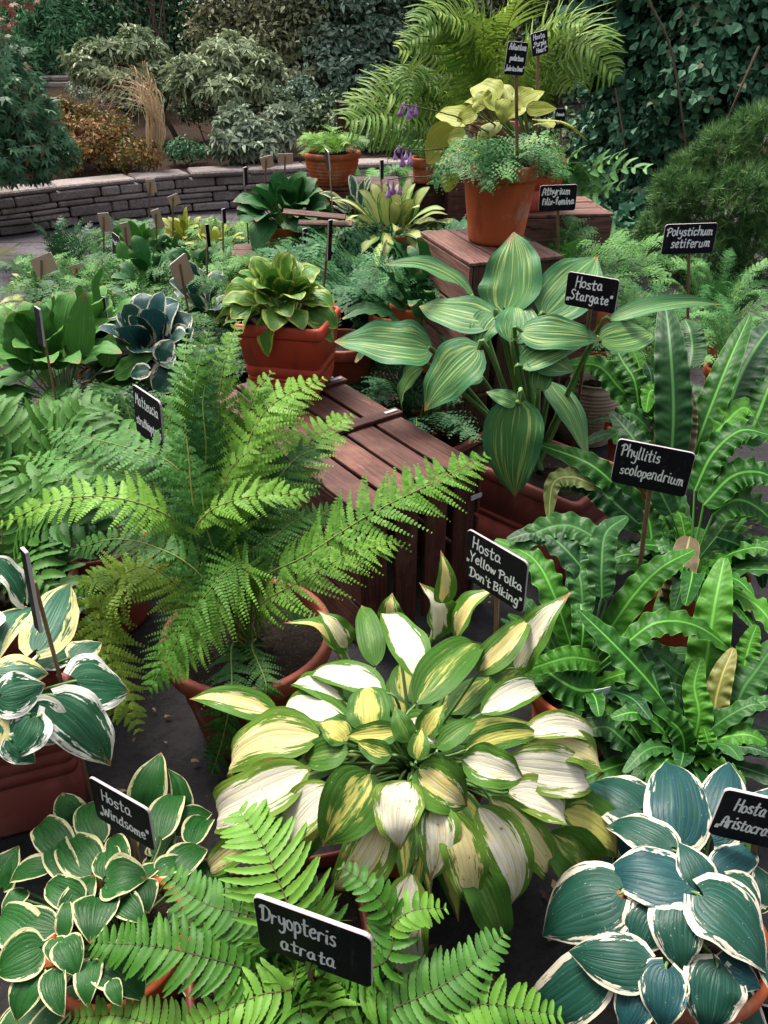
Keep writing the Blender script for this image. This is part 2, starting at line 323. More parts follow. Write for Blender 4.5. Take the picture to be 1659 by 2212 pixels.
M['s_dark'] = leaf_mat('strap_dark', (.007, .042, .009), (.028, .10, .018), None, .45, .2, 14, .24, 38)
M['s_tan'] = leaf_mat('strap_ageing', (.10, .16, .028), (.24, .21, .05), None, .5, .22, 14, .4, 24)
M['s_brown'] = leaf_mat('strap_brown_back', (.09, .062, .03), (.15, .12, .05), None, .6, .15, 14, .3, 24)
M['rachis'] = leaf_mat('rachis', (.13, .20, .04), (.22, .24, .06), None, .55, .05)
M['rachis_dk'] = leaf_mat('rachis_dark', (.035, .03, .018), (.08, .065, .03), None, .6, .0)
M['petiole'] = leaf_mat('petiole', (.10, .20, .055), (.15, .27, .085), None, .45, .1)

# ------------------------------------------------------------------ plant shapes
def prof_fn(t, a, b):
    f = np.power(np.clip(t, 0, 1), a) * np.power(np.clip(1 - t, 0, 1), b); pk = a / (a + b); return f / (pk ** a * (1 - pk) ** b)
def blade(mb, P, N, w, prof=(.5, .85), cup=.12, wave=.05, wf=3.0, nu=9, nv=18, rnd=None, heart=.0, zig=0, zigd=.25, twist=0.0, mat=0, vv=(0, 1)):
    """a leaf blade along control points P; N its face normal, w its full width"""
    rnd = U(0, 1) if rnd is None else rnd
    C = spline(P, nv); t = np.linspace(0, 1, nv); tan = unit(np.gradient(C, axis=0))
    ch = unit(C[-1] - C[0]); sd = unit(np.cross(ch, N))
    Sd = unit(sd - tan * (tan @ sd)[:, None]); Nn = np.cross(Sd, tan)
    if twist:
        a = (t - .4) * twist; c, s_ = np.cos(a)[:, None], np.sin(a)[:, None]; Sd, Nn = Sd * c + Nn * s_, Nn * c - Sd * s_
    hw = .5 * w * prof_fn(np.clip(t * .985 + .004, 0, 1), *prof)
    if zig: hw = hw * (1 - zigd * (np.arange(nv) % 2)) if zig == 1 else hw * (1 + zigd * np.sin(t * zig * 2 * math.pi + rnd * 9))
    u = np.linspace(-1, 1, nu); au = np.abs(u)
    L = np.linalg.norm(np.diff(C, axis=0), axis=1).sum(); ph = rnd * 20; ph2 = rnd * 33 + 2
    off = cup * (au ** 1.5)[None] * hw[:, None]
    wv = np.where(u < 0, 1, 0)[None] * np.sin(t * wf * 2 * math.pi + ph)[:, None] + np.where(u > 0, 1, 0)[None] * np.sin(t * wf * 2.2 * math.pi + ph2)[:, None]
    off = off + wv * wave * w * .5 * (au ** 2)[None] * np.sin(np.clip(t * 1.1, 0, 1) * math.pi)[:, None]
    off = off + .05 * w * .5 * np.sin(u * 7 + ph)[None] * np.sin(t * math.pi)[:, None] * (1 - au)[None]
    X = C[:, None] + Sd[:, None] * (u[None, :, None] * hw[:, None, None]) + Nn[:, None] * off[..., None]
    if heart: X = X - tan[:, None] * (heart * w * (au ** 1.5)[None] * ((1 - t) ** 4)[:, None])[..., None]
    UVs = np.stack([np.broadcast_to((u * .5 + .5)[None], (nv, nu)), np.broadcast_to((vv[0] + t * (vv[1] - vv[0]))[:, None], (nv, nu))], -1)
    mb.grid(X, UVs, rnd, mat)
def frond(mb, P, hw, n=24, m=11, kind='bi', N=None, bare=.18, prof=(.45, .75), r0=.0028, rnd=None, lean=.45, droop=.25, fat=1.0, matl=0, matr=1, jit=.12, cut=.0, plen=.56):
    """a fern frond along control points P, its longest pinna hw long: n pairs of pinnae, m pairs of pinnules each (kind bi) or toothed blades (kind simple)"""
    rnd = U(0, 1) if rnd is None else rnd
    C = spline(P, 90); seg = np.linalg.norm(np.diff(C, axis=0), axis=1); s = np.concatenate([[0], np.cumsum(seg)]); Lt = s[-1]; s /= Lt
    if N is None: N = unit(unit(EYE - C.mean(0)) * .55 + UP * .55)
    q = bare + (1 - bare) * (np.arange(n) + .5) / n
    Rt = np.stack([np.interp(q, s, C[:, i]) for i in range(3)], -1); Tg = unit(np.gradient(C, axis=0)); T = unit(np.stack([np.interp(q, s, Tg[:, i]) for i in range(3)], -1))
    Sd = unit(np.cross(T, N)); Nn = unit(np.cross(Sd, T)); sp = Lt * (1 - bare) / n
    tt = (q - bare) / (1 - bare); ln = hw * prof_fn(tt * .97 + .02, *prof)
    if prof[0] < .3: ln = ln * 1
    mb.tube(C[::3], r0, r0 * .25, 5, matr, rnd, None)
    for sg in (-1, 1):
        j = rng.normal(0, jit, n); a = lean * (.75 + .6 * tt) + j
        D = unit(Sd * (sg * np.cos(a))[:, None] + T * np.sin(a)[:, None] + Nn * rng.normal(.05, jit, n)[:, None])
        l = ln * (1 + rng.normal(0, .09, n))
        if cut: l = l * (rng.random(n) > cut)
        l = np.maximum(l, hw * .03)
        if kind == 'simple':
            for i in range(n):
                e = Rt[i] + D[i] * l[i] + T[i] * l[i] * .1 - Nn[i] * l[i] * droop * .6 * U(.3, 1.3)
                md = Rt[i] + D[i] * l[i] * .52 - T[i] * l[i] * .02 + Nn[i] * l[i] * .02
                blade(mb, [Rt[i], md, e], Nn[i], min(sp * 1.0, l[i] * .5) * fat, (.16, .50), .28 * U(.3, 1.2), .03, 2, 5, 15, float(np.clip(rnd + rng.normal(0, .12), 0, 1)), 0, 1, .2, 0, matl)
            continue
        g = (np.arange(m) + .4) / m
        Q = Rt[:, None] + D[:, None] * (g[None, :, None] * l[:, None, None]) + T[:, None] * (.14 * g ** 2)[None, :, None] * l[:, None, None] - Nn[:, None] * (droop * g ** 2)[None, :, None] * l[:, None, None]
        E = unit(np.cross(Nn, D))
        # the pinna's own thin midrib
        w0 = .0009 + .02 * sp
        A = Rt; B = Q[:, -1] + D * (l / m * .5)[:, None]; Mi = Q[:, m // 2]
        V = np.stack([A - E * w0 * .5, A + E * w0 * .5, Mi + E * w0 * .4, Mi - E * w0 * .4, B], 1) + Nn[:, None] * .0004
        ix = (np.arange(n) * 5)[:, None]
        mb.add(V, np.concatenate([ix + [0, 1, 2, 3]]), rnd=np.repeat(np.clip(rnd + j, 0, 1), 5), mat=matl); mb.f.append((ix + [3, 2, 4] + mb.n - n * 5, matl, True))
        pw = (l / m) * .64 * fat
        for s2 in (-1, 1):
            pl = np.minimum(sp * plen, l[:, None] * .34) * (1 - .80 * g[None] ** 1.6) * (1 + rng.normal(0, .06, (n, m)))
            d = unit(E[:, None] * s2 * .87 + D[:, None] * .45 + Nn[:, None] * rng.normal(-.06, .12, (n, m))[..., None])
            ax = unit(D[:, None] - d * np.sum(D[:, None] * d, -1, keepdims=True))
            tip = Q + d * pl[..., None]; W2 = np.minimum(pw[:, None], pl * .55)[..., None] * ax
            md = Q + d * (pl * .55)[..., None]
            V = np.stack([Q - W2 * .75, Q + W2 * .85, md + W2 * .78, tip + W2 * .22, tip - W2 * .15, md - W2 * .66], 2)
            ix = (np.arange(n * m) * 6)[:, None] + np.arange(6)
            if s2 < 0: ix = ix[:, ::-1]
            rr = np.clip(rnd + rng.normal(0, .10, (n, m)), 0, 1)
            mb.add(V, ix, rnd=np.repeat(rr.ravel(), 6), mat=matl)

class Dome:
    """the rounded outer surface of a plant's rosette: an ellipsoid the leaves lie on"""
    def __init__(s, c, r): s.c = np.asarray(c, float); s.r = np.asarray(r, float)
    def hit(s, px, py, k=1.0):
        d = ray(px, py); o = (EYE - s.c) / (s.r * k); e = d / (s.r * k)
        A = e @ e; B = o @ e; C = o @ o - 1; D = B * B - A * C
        t = (-B - math.sqrt(D)) / A if D > 0 else -B / A
        return EYE + d * t
    def nrm(s, P): return unit((np.asarray(P) - s.c) / s.r ** 2)
def dome_leaf(t, dome, mats, crown, bx, by, tx, ty, w, k=1.0, name='leaf', prof=(.48, .85), arch=.10, cup=-.10, wave=.06, heart=.06, up=.35, petiole=True, pr=.004, nu=9, nv=18, wf=2.2, rnd=None, kt=None, mb=None, vv=(0, 1), pmat=1):
    k = k + U(-.035, .035); B = dome.hit(bx, by, k); T = dome.hit(tx, ty, (kt or k) + U(-.05, .05)); mid = (B + T) / 2; L = np.linalg.norm(T - B)
    n = unit(dome.nrm(mid) + UP * up + unit(EYE - mid) * .45 + rng.normal(0, .20, 3)); ax = unit(T - B); n = unit(n - ax * (n @ ax))
    own = mb is None; mb = mb or MB()
    bend = U(-.06, .06); sdv = np.cross(ax, n)
    P = [B, B + (T - B) * .3 + n * arch * L * .85 + sdv * bend * L, B + (T - B) * .68 + n * arch * L * .8 + sdv * bend * L * .8, T - n * arch * L * U(.1, .9)]
    blade(mb, P, n, w * 1.13 * mpp(mid), prof, cup + U(-.10, .12), wave * U(.5, 2.0), wf * U(.7, 1.3), nu, nv, rnd, heart, mat=0, vv=vv, twist=U(-.5, .5))
    if petiole:
        c1 = B - unit(P[1] - P[0]) * L * .10; c2 = (crown + B) / 2 + UP * .03 - n * .03
        tp = spline([B + (P[1] - P[0]) * .03 - n * .006, c1 - n * .016, c2 * .7 + crown * .3, crown + rng.normal(0, .008, 3) * [1, 1, 0]], 12)
        mb.tube(tp, pr * .5, pr * 1.25, 6, pmat, U(0, 1))
    if own: return part(mb, name, mats, t)
def px_path(L): return [at(*p[:2], z=p[2]) for p in L]

# ------------------------------------------------------------------ pots
def lathe(mb, prof, c, n=48, mat=0, closed_top=False, wob=.0):
    a = np.linspace(0, 2 * math.pi, n, endpoint=False); pr = np.asarray(prof, float)
    P = np.stack([np.outer(pr[:, 0], np.cos(a)), np.outer(pr[:, 0], np.sin(a)), np.repeat(pr[:, 1:], n, 1)], -1)
    mb.grid(P[:, ::-1] + c, None, .5, mat, True, True)
def disc(mb, c, r, z, n=40, bump=.012, mat=0):
    rr = np.linspace(0, 1, 9); a = np.linspace(0, 2 * math.pi, n, endpoint=False)
    P = np.stack([np.outer(rr * r, np.cos(a)), np.outer(rr * r, np.sin(a)), z + rng.normal(0, bump * .4, (9, n)) + bump * (1 - rr ** 2)[:, None]], -1)
    mb.grid(P[:, ::-1] + c, None, .5, mat, True, True)
def round_pot(t, R, H, Rb, mat, rim_h=.045, rim_t=.012, rings=0, soil=.03):
    """a tapered clay pot standing at the thing's base: wall, thick rim, soil"""
    c = np.array(t.location); b = MB(); zr = H - rim_h
    Rr = Rb + (R - rim_t - Rb) * zr / H
    pf = [(0.001, .0), (Rb - .006, 0), (Rb, .006)]
    for i in range(1, 13):
        z = zr * i / 12; r = Rb + (Rr - Rb) * (z / zr); pf.append((r, z))
        if rings and i > 4: pf += [(r + .003, z + .004), (r + .003, z + .009), (r, z + .012)]
    pf = sorted(pf[:3], key=lambda q: q[0]) + pf[3:]
    lathe(b, pf + [(Rr - .012, zr), (Rr - .014, zr * .6)], c)
    p = part(b, 'pot', mat, t); r = MB()
    lathe(r, [(Rr - .004, zr - .002), (R - .003, zr - .002), (R, zr + .004), (R + .001, H - .006), (R - .003, H), (R - rim_t, H), (R - rim_t - .003, H - .006), (R - rim_t - .004, zr)], c)
    part(r, 'rim', mat, t, p)
    s = MB(); disc(s, c, R - rim_t - .002, H - soil); part(s, 'soil', M['soil'], t, p)
    return p
def rrect(hx, hy, r, n=6):
    pts = []
    for k, (sx, sy) in enumerate(((1, 1), (-1, 1), (-1, -1), (1, -1))):
        for a in np.linspace(k * math.pi / 2, (k + 1) * math.pi / 2, n): pts.append((sx * (hx - r) + r * math.cos(a), sy * (hy - r) + r * math.sin(a)))
    return np.array(pts)
def box_pot(t, hx, hy, H, yaw, mat, taper=.84, rim=.035, grooves=(), soil=.035, feet=False):
    """a rectangular plastic planter with rolled rim and grooves, standing at the thing's base"""
    c = np.array(t.location); ca, sa = math.cos(yaw), math.sin(yaw); Rm = np.array([[ca, -sa, 0], [sa, ca, 0], [0, 0, 1]])
    def ring(s_, z, g=0.0):
        q = rrect(hx * s_ - g, hy * s_ - g, .022); return np.concatenate([q, np.full((len(q), 1), z)], 1)
    def lay(L, mb): mb.grid((np.stack([ring(*l) for l in L]))[:, ::-1] @ Rm.T + c, None, .5, 0, True, True)
    b = MB(); z0 = .018 if feet else 0; zr = H - rim; L = [(.02, z0, 0), (taper - .02, z0, 0), (taper, z0 + .01, 0)]
    sc = lambda z: taper + (.955 - taper) * z / zr
    for z in sorted(grooves): L += [(sc(z - .006), z - .006, 0), (sc(z), z - .002, .004), (sc(z), z + .002, .004), (sc(z + .006), z + .006, 0)]
    L += [(sc(zr * .9), zr * .9, 0), (.955, zr - .012, 0), (.955, zr - .002, 0)]; lay(L, b)
    if feet:
        for sx in (-1, 1):
            for sy in (-1, 1): b.box(c + Rm @ np.array([sx * (hx * taper - .035), sy * (hy * taper - .035), .009]), Rm.T, (.025, .025, .010))
    p = part(b, 'pot', mat, t); r = MB()
    lay([(.945, zr, 0), (1.0, zr, .004), (1.0, zr + .006, 0), (1.0, H - .007, 0), (1.0, H, .006), (.93, H, 0), (.915, H - .01, 0), (.905, zr - .02, 0)], r); part(r, 'rim', mat, t, p)
    s = MB(); q = ring(.92, H - soil); cen = np.array([0, 0, H - soil]); rr = np.linspace(.02, 1, 9)
    P = cen + (q - cen)[None] * rr[:, None, None]; P[..., 2] += rng.normal(0, .005, P.shape[:2]); s.grid(P[:, ::-1] @ Rm.T + c, None, .5, 0, True, True); part(s, 'soil', M['soil'], t, p)
    return p

# ------------------------------------------------------------------ handwriting
G = {'a': "5,5 3,6 1,4 1,1.5 2.5,0 4.5,1.5 5,5.5 5,1 6.5,.4", 'b': "1,10 1,0;1,4 3,6 5,4.5 5,1.5 3,0 1,1", 'c': "5,5 3,6 1,4 1,2 2.5,0 5,1", 'd': "5,5 3,6 1,4 1,1.5 2.5,0 4.5,1.5;5,10 5,1 6,0",
 'e': "1,3 4.5,3.6 4.5,5.3 3,6 1,4.2 1,1.6 3,0 5,1", 'f': "5,9.3 3.7,10 2.5,8.5 2.5,0;1,6 4.5,6", 'g': "5,5 3,6 1,4 1,1.8 2.7,.5 5,2.5 5,6 5,-2 3,-4 1,-3", 'h': "1,10 1,0;1,4 3,6 5,5 5,0",
 'i': "1.5,6 1.5,.6 2.3,0;1.5,8.2 1.7,8.8", 'k': "1,10 1,0;5,6 1,3 5,0", 'l': "1.5,10 1.5,1 2.7,0", 'm': "1,6 1,0;1,4 2.7,6 4,5 4,0;4,4 5.7,6 7,5 7,.7 8.2,.2", 'n': "1,6 1,0;1,4 3,6 5,5 5,.6 6,.2",
 'o': "3,6 1,4.5 1,1.5 3,0 5,1.5 5,4.5 3.2,6", 'p': "1,6 1,-4;1,4.5 3,6 5,4.5 5,1.5 3,0 1,1.3", 'r': "1,6 1,0;1,4 2.5,6 4.5,5.4", 's': "4.6,5.2 3,6 1.3,5 2,3.5 4,2.6 4.5,1 3,0 .8,.8", 't': "2.5,9 2.5,1 3.5,0 5,.6;.6,6 5,6.2",
 'u': "1,6 1,1.5 2.5,0 4.5,1.5 5,6 5,1 6.2,.2", 'v': "1,6 3,0 5,6", 'w': "1,6 2,.2 3.7,5 5.3,.2 7,6", 'x': "1,6 5,0;5,6 1,0", 'y': "1,6 1.3,2.5 3,1.8 5,3;5,6 5,-2 3,-4 1,-3", '-': "1,3 4,3.2", "'": "1,10 .8,8", ',': "1,1 .5,-1.6;2.8,1 2.3,-1.6",
 '"': "1,10 .9,7.6;2.8,10 2.7,7.6", 'A': "0,1 1.2,0 2.2,8 4.2,10 6,8 6.5,0;.8,4.2 6.8,4.4", 'B': "1,10 1,0;-.3,9 3,10 5,8.5 3.5,5.5 1,5;3.5,5.5 6,3.5 4.5,.5 .6,0", 'D': "1.8,10 1.5,0;-.5,8.4 1,10 4,10 7,7.5 6.8,3 4,.3 0,0", 'H': "1,10 1,0;6,10 6,0;1,5 6,5.4",
 'I': "1,10 .8,0", 'M': "0,0 1.5,10 4,4 6.5,10 7.2,0", 'O': "4,10 1,7 1,3 4,0 7,3 7,7 4.2,10", 'P': "1.8,10 1.5,0;-.6,8 3,10.3 6.3,8.5 5.5,6 1.5,4.6", 'S': "6,9 4,10 1.5,8.5 2.5,6 5,4.2 5.5,1.5 3,0 .3,1.5", 'W': "0,10 2,.3 4,8 6,.3 8.2,10", 'Y': "0,10 3,5.5 6.5,10;3.3,5.5 3,0"}
def write(mb, text, org, ex, ey, en, width, xh=None, pen=.0022):
    """a line of handwriting as raised strokes of paint, fitted to a width"""
    x = 0; strokes = []
    for ch in text:
        if ch == ' ': x += 3.5; continue
        by, gs = U(-.45, .45), U(.9, 1.12)
        for st in G[ch].split(';'): strokes.append([(x + float(a.split(',')[0]) + .10 * float(a.split(',')[1]) + U(-.25, .25), by + gs * float(a.split(',')[1]) + U(-.3, .3)) for a in st.split()])
        x += max(max(float(a.split(',')[0]) for a in st.split()) for st in G[ch].split(';')) + 1.15
    sc = width / x; sy = xh / 6 if xh else sc; z = 0
    for st in strokes:
        q = spline([(a, b, 0) for a, b in st], max(3, len(st) * 4)) if len(st) > 2 else np.array([(a, b, 0) for a, b in st])
        p = q[:, :2] * [sc, sy]; d = np.gradient(p, axis=0); d /= np.maximum(np.linalg.norm(d, axis=1, keepdims=True), 1e-9); nn = np.stack([-d[:, 1], d[:, 0]], 1)
        p = np.concatenate([p[:1] - d[:1] * pen * .4, p, p[-1:] + d[-1:] * pen * .4]); nn = np.concatenate([nn[:1], nn, nn[-1:]]); wd = np.full(len(p), pen * .5) * (1 + rng.normal(0, .1, len(p))); wd[[0, -1]] *= .5
        z += .00004; zz = .0005 + z + np.arange(len(p)) * .000004
        Pp = np.stack([p + nn * wd[:, None], p - nn * wd[:, None]], 1)
        X = org + Pp[..., :1] * ex + Pp[..., 1:] * ey + en * zz[:, None, None]; mb.grid(X)
SIGNS = 'blackboard name signs stuck among the plants'
def sign(label, TL, TR, BL, Y, lines=(), stake=None, Ye=None, dY=None, back=False, z0=None, pen=.0022, bmat=None, smat='stake', th=.004, sw=.0055, name='plant_sign'):
    """a board on a stake, from three corners of its face; Y the distance of the first; lines: (text, x, y, width, x-height) in fractions of the board"""
    a = at(*TL, Y=Y); b = at(*TR, Y=Y + dY) if dY is not None else at(*TR, z=a[2]); 
    if dY is not None: b[2] = a[2] + (b[2] - a[2])
    c = at(*BL, Y=Y); ex = b - a; w = np.linalg.norm(ex); ex = ex / w; ey = a - c; ey = ey - ex * (ey @ ex); h = np.linalg.norm(ey); ey = ey / h; en = np.cross(ex, ey)
    if en @ (EYE - a) < 0: en = -en
    cen = a + ex * w / 2 - ey * h / 2; bot = cen - ey * h * .5
    e = at(*stake, Y=Ye or bot[1]) if stake else bot - UP * .3
    if z0 is not None:
        dd = unit(e - bot); e = bot + dd * ((z0 - bot[2]) / dd[2])
    t = thing(name, label, 'sign', e, SIGNS)
    q = rrect(w / 2, h / 2, min(w, h) * .09, 5); nq = len(q); m = MB()
    face = lambda zz, s_: cen + q[:, :1] * ex * s_ + q[:, 1:] * ey * s_ + en * zz
    F = lambda rev: [list(range(nq))[::-1] if rev else list(range(nq))]
    flip = np.cross(ex, ey) @ en < 0
    m.add(face(0, .99), F(flip), mat=0, smooth=False); m.add(face(-th, .99), F(not flip), mat=2, smooth=False, uv=q * 1.0)
    V = np.stack([face(0, .99), face(-.0012, 1), face(-th + .001, 1), face(-th, .99)]); m.grid(V if not flip else V[:, ::-1], None, U(0, 1), 1, False, True)
    fr, bk = (M['board_back'], M['black']) if back else (M['black'], M['board_back'])
    bd = part(m, 'board', [fr, M['board_edge'], bk], t)
    if lines and not back:
        k = MB()
        for tx, fx, fy, fw, xh in lines: write(k, tx, a + ex * w * fx - ey * h * fy, ex, ey, en, w * fw, xh * h if xh else None, pen)
        part(k, 'lettering', M['ink'], t, bd)
    s = MB(); off = en * .0032 if back else -en * (th + .0035); top = cen + ey * h * (.30 if back else .1) + off; A = e + off
    ax3 = unit(top - A); x2 = unit(np.cross(en, ax3)); s.box((top + A) / 2, [ax3, x2, np.cross(ax3, x2)], (np.linalg.norm(top - A) / 2, sw, .003), bev=.0012, rnd=U(0, 1))
    part(s, 'stake', M[smat], t)
    return t

# ------------------------------------------------------------------ wooden crates
def plank(mb, a, b, w, th, up, rnd=None, bev=.002):
    """a board from a to b, w wide, th thick, its broad face towards up"""
    ax = unit(b - a); L = np.linalg.norm(b - a); sd = unit(np.cross(up, ax)); u2 = np.cross(ax, sd); n0 = len(mb.uv)
    mb.box((a + b) / 2, [ax, sd, u2], (L / 2, w / 2, th / 2), rnd=U(0, 1) if rnd is None else rnd, bev=bev)

# ================================================================== the setting
def quad_sheet(name, P, mat, kind='structure'):
    b = MB(); b.grid(P); o = b.build(name, M[mat]); o['kind'] = kind; return o
g = MB(); xs = np.concatenate([np.linspace(-120, -6, 12), np.linspace(-5, 6, 70), np.linspace(7, 120, 12)]); ys = np.concatenate([[-40, -10, -2], np.linspace(0, 9, 60), [12, 30, 80, 160]])
X, Y = np.meshgrid(xs, ys); Zg = .006 * np.sin(X * 3.1 + Y) * np.sin(Y * 2.7) - .006; Zg[(Y > 9) | (Y < 0) | (np.abs(X) > 6)] = -.006
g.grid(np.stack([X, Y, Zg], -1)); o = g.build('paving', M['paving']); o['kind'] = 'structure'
# low stone wall along the far bed
WH = .37
wp = spline([(-7.2, 5.6, 0), (-5.0, 6.35, 0), tuple(at(0, 512, z=0)), tuple(at(150, 490, z=0)), tuple(at(300, 471, z=0)), tuple(at(450, 455, z=0)), tuple(at(600, 446, z=0)), (.3, 8.9, 0), (2.2, 9.0, 0), (5.0, 9.4, 0)], 300)
ws = np.concatenate([[0], np.cumsum(np.linalg.norm(np.diff(wp, axis=0), axis=1))])
def wall_at(s): return np.array([np.interp(s, ws, wp[:, i]) for i in range(3)])
def stone_course(mb, s0, s1, z0, z1, depth, jit, mat=0, path=wall_at, bev=.012):
    a, b = path(s0), path(s1); ax = unit(b - a); nn = np.array([ax[1], -ax[0], 0]); j = U(-jit, jit)
    mb.box((a + b) / 2 + UP * (z0 + z1) / 2 + nn * (j - depth / 2), [ax, -nn, UP], (np.linalg.norm(b - a) / 2 + .0, depth / 2, (z1 - z0) / 2), rnd=U(0, 1), bev=min(bev, (z1 - z0) * .3))
def dry_wall(name, label, path, L, z0, H, cop, courses, depth=.28, smin=.16, smax=.5):
    t = thing(name, label, 'wall', path(L * .4)); m = MB(); z = z0; hs = np.array(courses); hs = hs / hs.sum() * (H - cop)
    for h in hs:
        s = -U(0, .2)
        while s < L:
            l = max(.14, U(smin, smax)) * (1.3 if h < .08 else 1)
            if U(0, 1) < .25 and h > .09:
                f = U(.4, .6); stone_course(m, max(s, 0), s + l - .012, z + .004, z + h * f - .004, depth, .014, path=path); stone_course(m, max(s, 0), s + l - .012, z + h * f + .004, z + h - .004, depth, .014, path=path)
            else: stone_course(m, max(s, 0), s + l - .012, z + .004, z + h - .004, depth, .016, path=path)
            s += l
        z += h
    s = 0; b = MB(); 
    while s < L: stone_course(b, s, min(s + .06, L) , z0, z0 + H - cop - .01, depth - .06, 0, bev=0, path=lambda q: path(q) + np.array([0, .032, 0])); s += .06
    part(m, 'masonry', M['stone'], t); part(b, 'mortar', M['soil'], t)
    c = MB(); s = 0
    while s < L:
        l = U(.35, .8); dz = U(-.008, .01); stone_course(c, s, s + l - .012, z0 + H - cop + .002, z0 + H + dz, depth + .09, .02, bev=.016, path=path); s += l
    part(c, 'coping', M['stone'], t); return t
dry_wall('stone_wall', 'low curved grey stone wall with flat coping in front of the shrub bed', wall_at, ws[-1], 0, WH, .05, [.09, .11, .06, .10])
# the planted bed behind it, rising in terraces
W2Y = 12.3
def bed_z(x, y): return .31 + .05 * np.clip(y - 8, 0, 4) + .02 * np.sin(x * 2.3) * np.sin(y * 1.9) + np.where(y > W2Y, .42 + .10 * np.clip(y - W2Y, 0, 12), 0)
b = MB(); sv = np.linspace(0, ws[-1], 110); rows = []
for q in [.10, .5, 1.0, 1.7, 2.5, 3.4, 4.2]:
    rows.append([(lambda P: (P[0] - .25 * q, min(P[1] + q, W2Y - .05 + 0 * q) if q < 4.2 else W2Y + .05, 0))(wall_at(s)) for s in sv])
rows += [[(wall_at(s)[0] * (1 + k * .3) - 1, W2Y + k * 4 + .12, 0) for s in sv] for k in (0, .3, 1, 3, 8)]
P = np.array(rows); P[..., 2] = bed_z(P[..., 0], P[..., 1]); b.grid(P); o = b.build('soil_bed', M['bed']); o['kind'] = 'structure'
dry_wall('stone_wall', 'upper stone retaining wall half hidden behind the pale rhododendrons', lambda s: np.array([-8 + s, W2Y + .05 * math.sin(s), 0]), 12.0, .40, .62, .06, [.12, .15, .12, .14], .3, .25, .7)

# ---- shrubs and trees: crowns of many small leaves
def crown_leaves(mb, blobs, n, L, w, whorl=1, up=.5, flat=.75, rough=.35, droop=.1, fold=.2, shell=.55, tone=0.0, cl=0, clr=.18):
    """n leaf whorls spread through ellipsoidal blobs ((centre),(radii)); denser towards the outside, thinned into clumps"""
    vol = np.array([b[1][0] * b[1][1] + b[1][0] * b[1][2] for b in blobs]); cnt = rng.multinomial(n, vol / vol.sum())
    for (c, r), k in zip(blobs, cnt):
        if k == 0: continue
        d = unit(rng.normal(0, 1, (k, 3))); rad = 1 - shell * rng.random(k) ** 1.7
        ph = rng.random(3) * 9
        lump = 1 + rough * .5 * (np.sin(d[:, 0] * 5 + ph[0]) * np.sin(d[:, 1] * 5.7 + ph[1]) + np.sin(d[:, 2] * 6.1 + ph[2]) * .6)
        if cl:
            cen = unit(rng.normal(0, 1, (cl, 3))); a = rng.integers(0, cl, k); d = unit(cen[a] + rng.normal(0, clr, (k, 3))); rad = rad * (.86 + .28 * rng.random(cl)[a])
            lump = lump * (.92 + .16 * np.exp(-np.sum((d - cen[a]) ** 2, 1) / (2 * clr ** 2)))
        Pc = np.asarray(c) + d * np.asarray(r) * (rad * lump)[:, None]
        Nn = unit(d * .7 + UP * up + rng.normal(0, .45, (k, 3))); tone_k = np.clip(rng.random(k) * .75 + .25 * rng.random(), 0, 1)
        A = unit(np.cross(Nn, rng.normal(0, 1, (k, 3)))); B = np.cross(Nn, A)
        for j in range(whorl):
            th = 2 * math.pi * j / whorl + rng.random(k) * (.6 if whorl > 1 else 6.28); dr = A * np.cos(th)[:, None] + B * np.sin(th)[:, None]
            dr = unit(dr + Nn * rng.normal(.12 if whorl > 1 else .0, .25, k)[:, None]); sd = unit(np.cross(Nn, dr)); l = L * (.65 + .7 * rng.random(k))[:, None]; ww = w * (.7 + .6 * rng.random(k))[:, None]
            nz = np.cross(dr, sd)
            V = np.stack([Pc + dr * l * .05, Pc + dr * l * .4 + sd * ww * .5 + nz * ww * fold, Pc + dr * l * .75 + sd * ww * .38 + nz * ww * fold - UP * droop * l * .3, Pc + dr * l - UP * droop * l, Pc + dr * l * .75 - sd * ww * .38 + nz * ww * fold - UP * droop * l * .3, Pc + dr * l * .4 - sd * ww * .5 + nz * ww * fold], 1)
            ix = (np.arange(k) * 6)[:, None]
            rr = np.clip(tone_k + rng.normal(0, .12, k) + tone, 0, 1)
            mb.add(V, np.concatenate([ix + [0, 1, 2, 3], ix + [0, 3, 4, 5]]), rnd=np.repeat(rr, 6), smooth=False)
def limbs(t, base, blobs, r, mat='bark', name='trunk', n=None):
    b = MB(); base = np.asarray(base, float); cs = [np.asarray(c) for c, _ in blobs]; top = np.mean(cs, 0); fork = base + (top - base) * .35 + rng.normal(0, .05, 3) * [1, 1, 0]
    b.tube(spline([base - UP * .05, (base + fork) / 2 + rng.normal(0, .03, 3), fork], 10), r, r * .75, 8)
    for c in cs[:n or len(cs)]: b.tube(spline([fork, (fork + c) / 2 + rng.normal(0, .09, 3), c], 12), r * .5, r * .12, 6)
    return part(b, name, M[mat], t)
def shrub(name, label, cat, base, blobs, n, L, w, mat, whorl=1, r=.03, group=None, stem='trunk', nl=None, **kw):
    t = thing(name, label, cat, base, group); b = MB(); crown_leaves(b, blobs, n, L, w, whorl, **kw); part(b, 'crown', M[mat], t)
    limbs(t, base, blobs, r, name=stem, n=nl); return t
def blob(px, py, Y, rx, rz, ry=None):
    """an ellipsoid of foliage whose middle is seen at (px,py) at distance Y, radii in photo pixels across and up"""
    P = at(px, py, Y=Y); m = mpp(P); return (P, (rx * m, (ry or rx) * m, rz * m))
def stuff_base(x, y): return np.array([x, y, float(bed_z(np.float64(x), np.float64(y)))])
M['l_rhodo'] = leaf_mat('leaf_pale_rhododendron', (.17, .22, .11), (.44, .50, .32), None, .5, .1, 12)
M['l_rhodo2'] = leaf_mat('leaf_grey_rhododendron', (.14, .19, .12), (.40, .46, .34), None, .5, .1, 12)
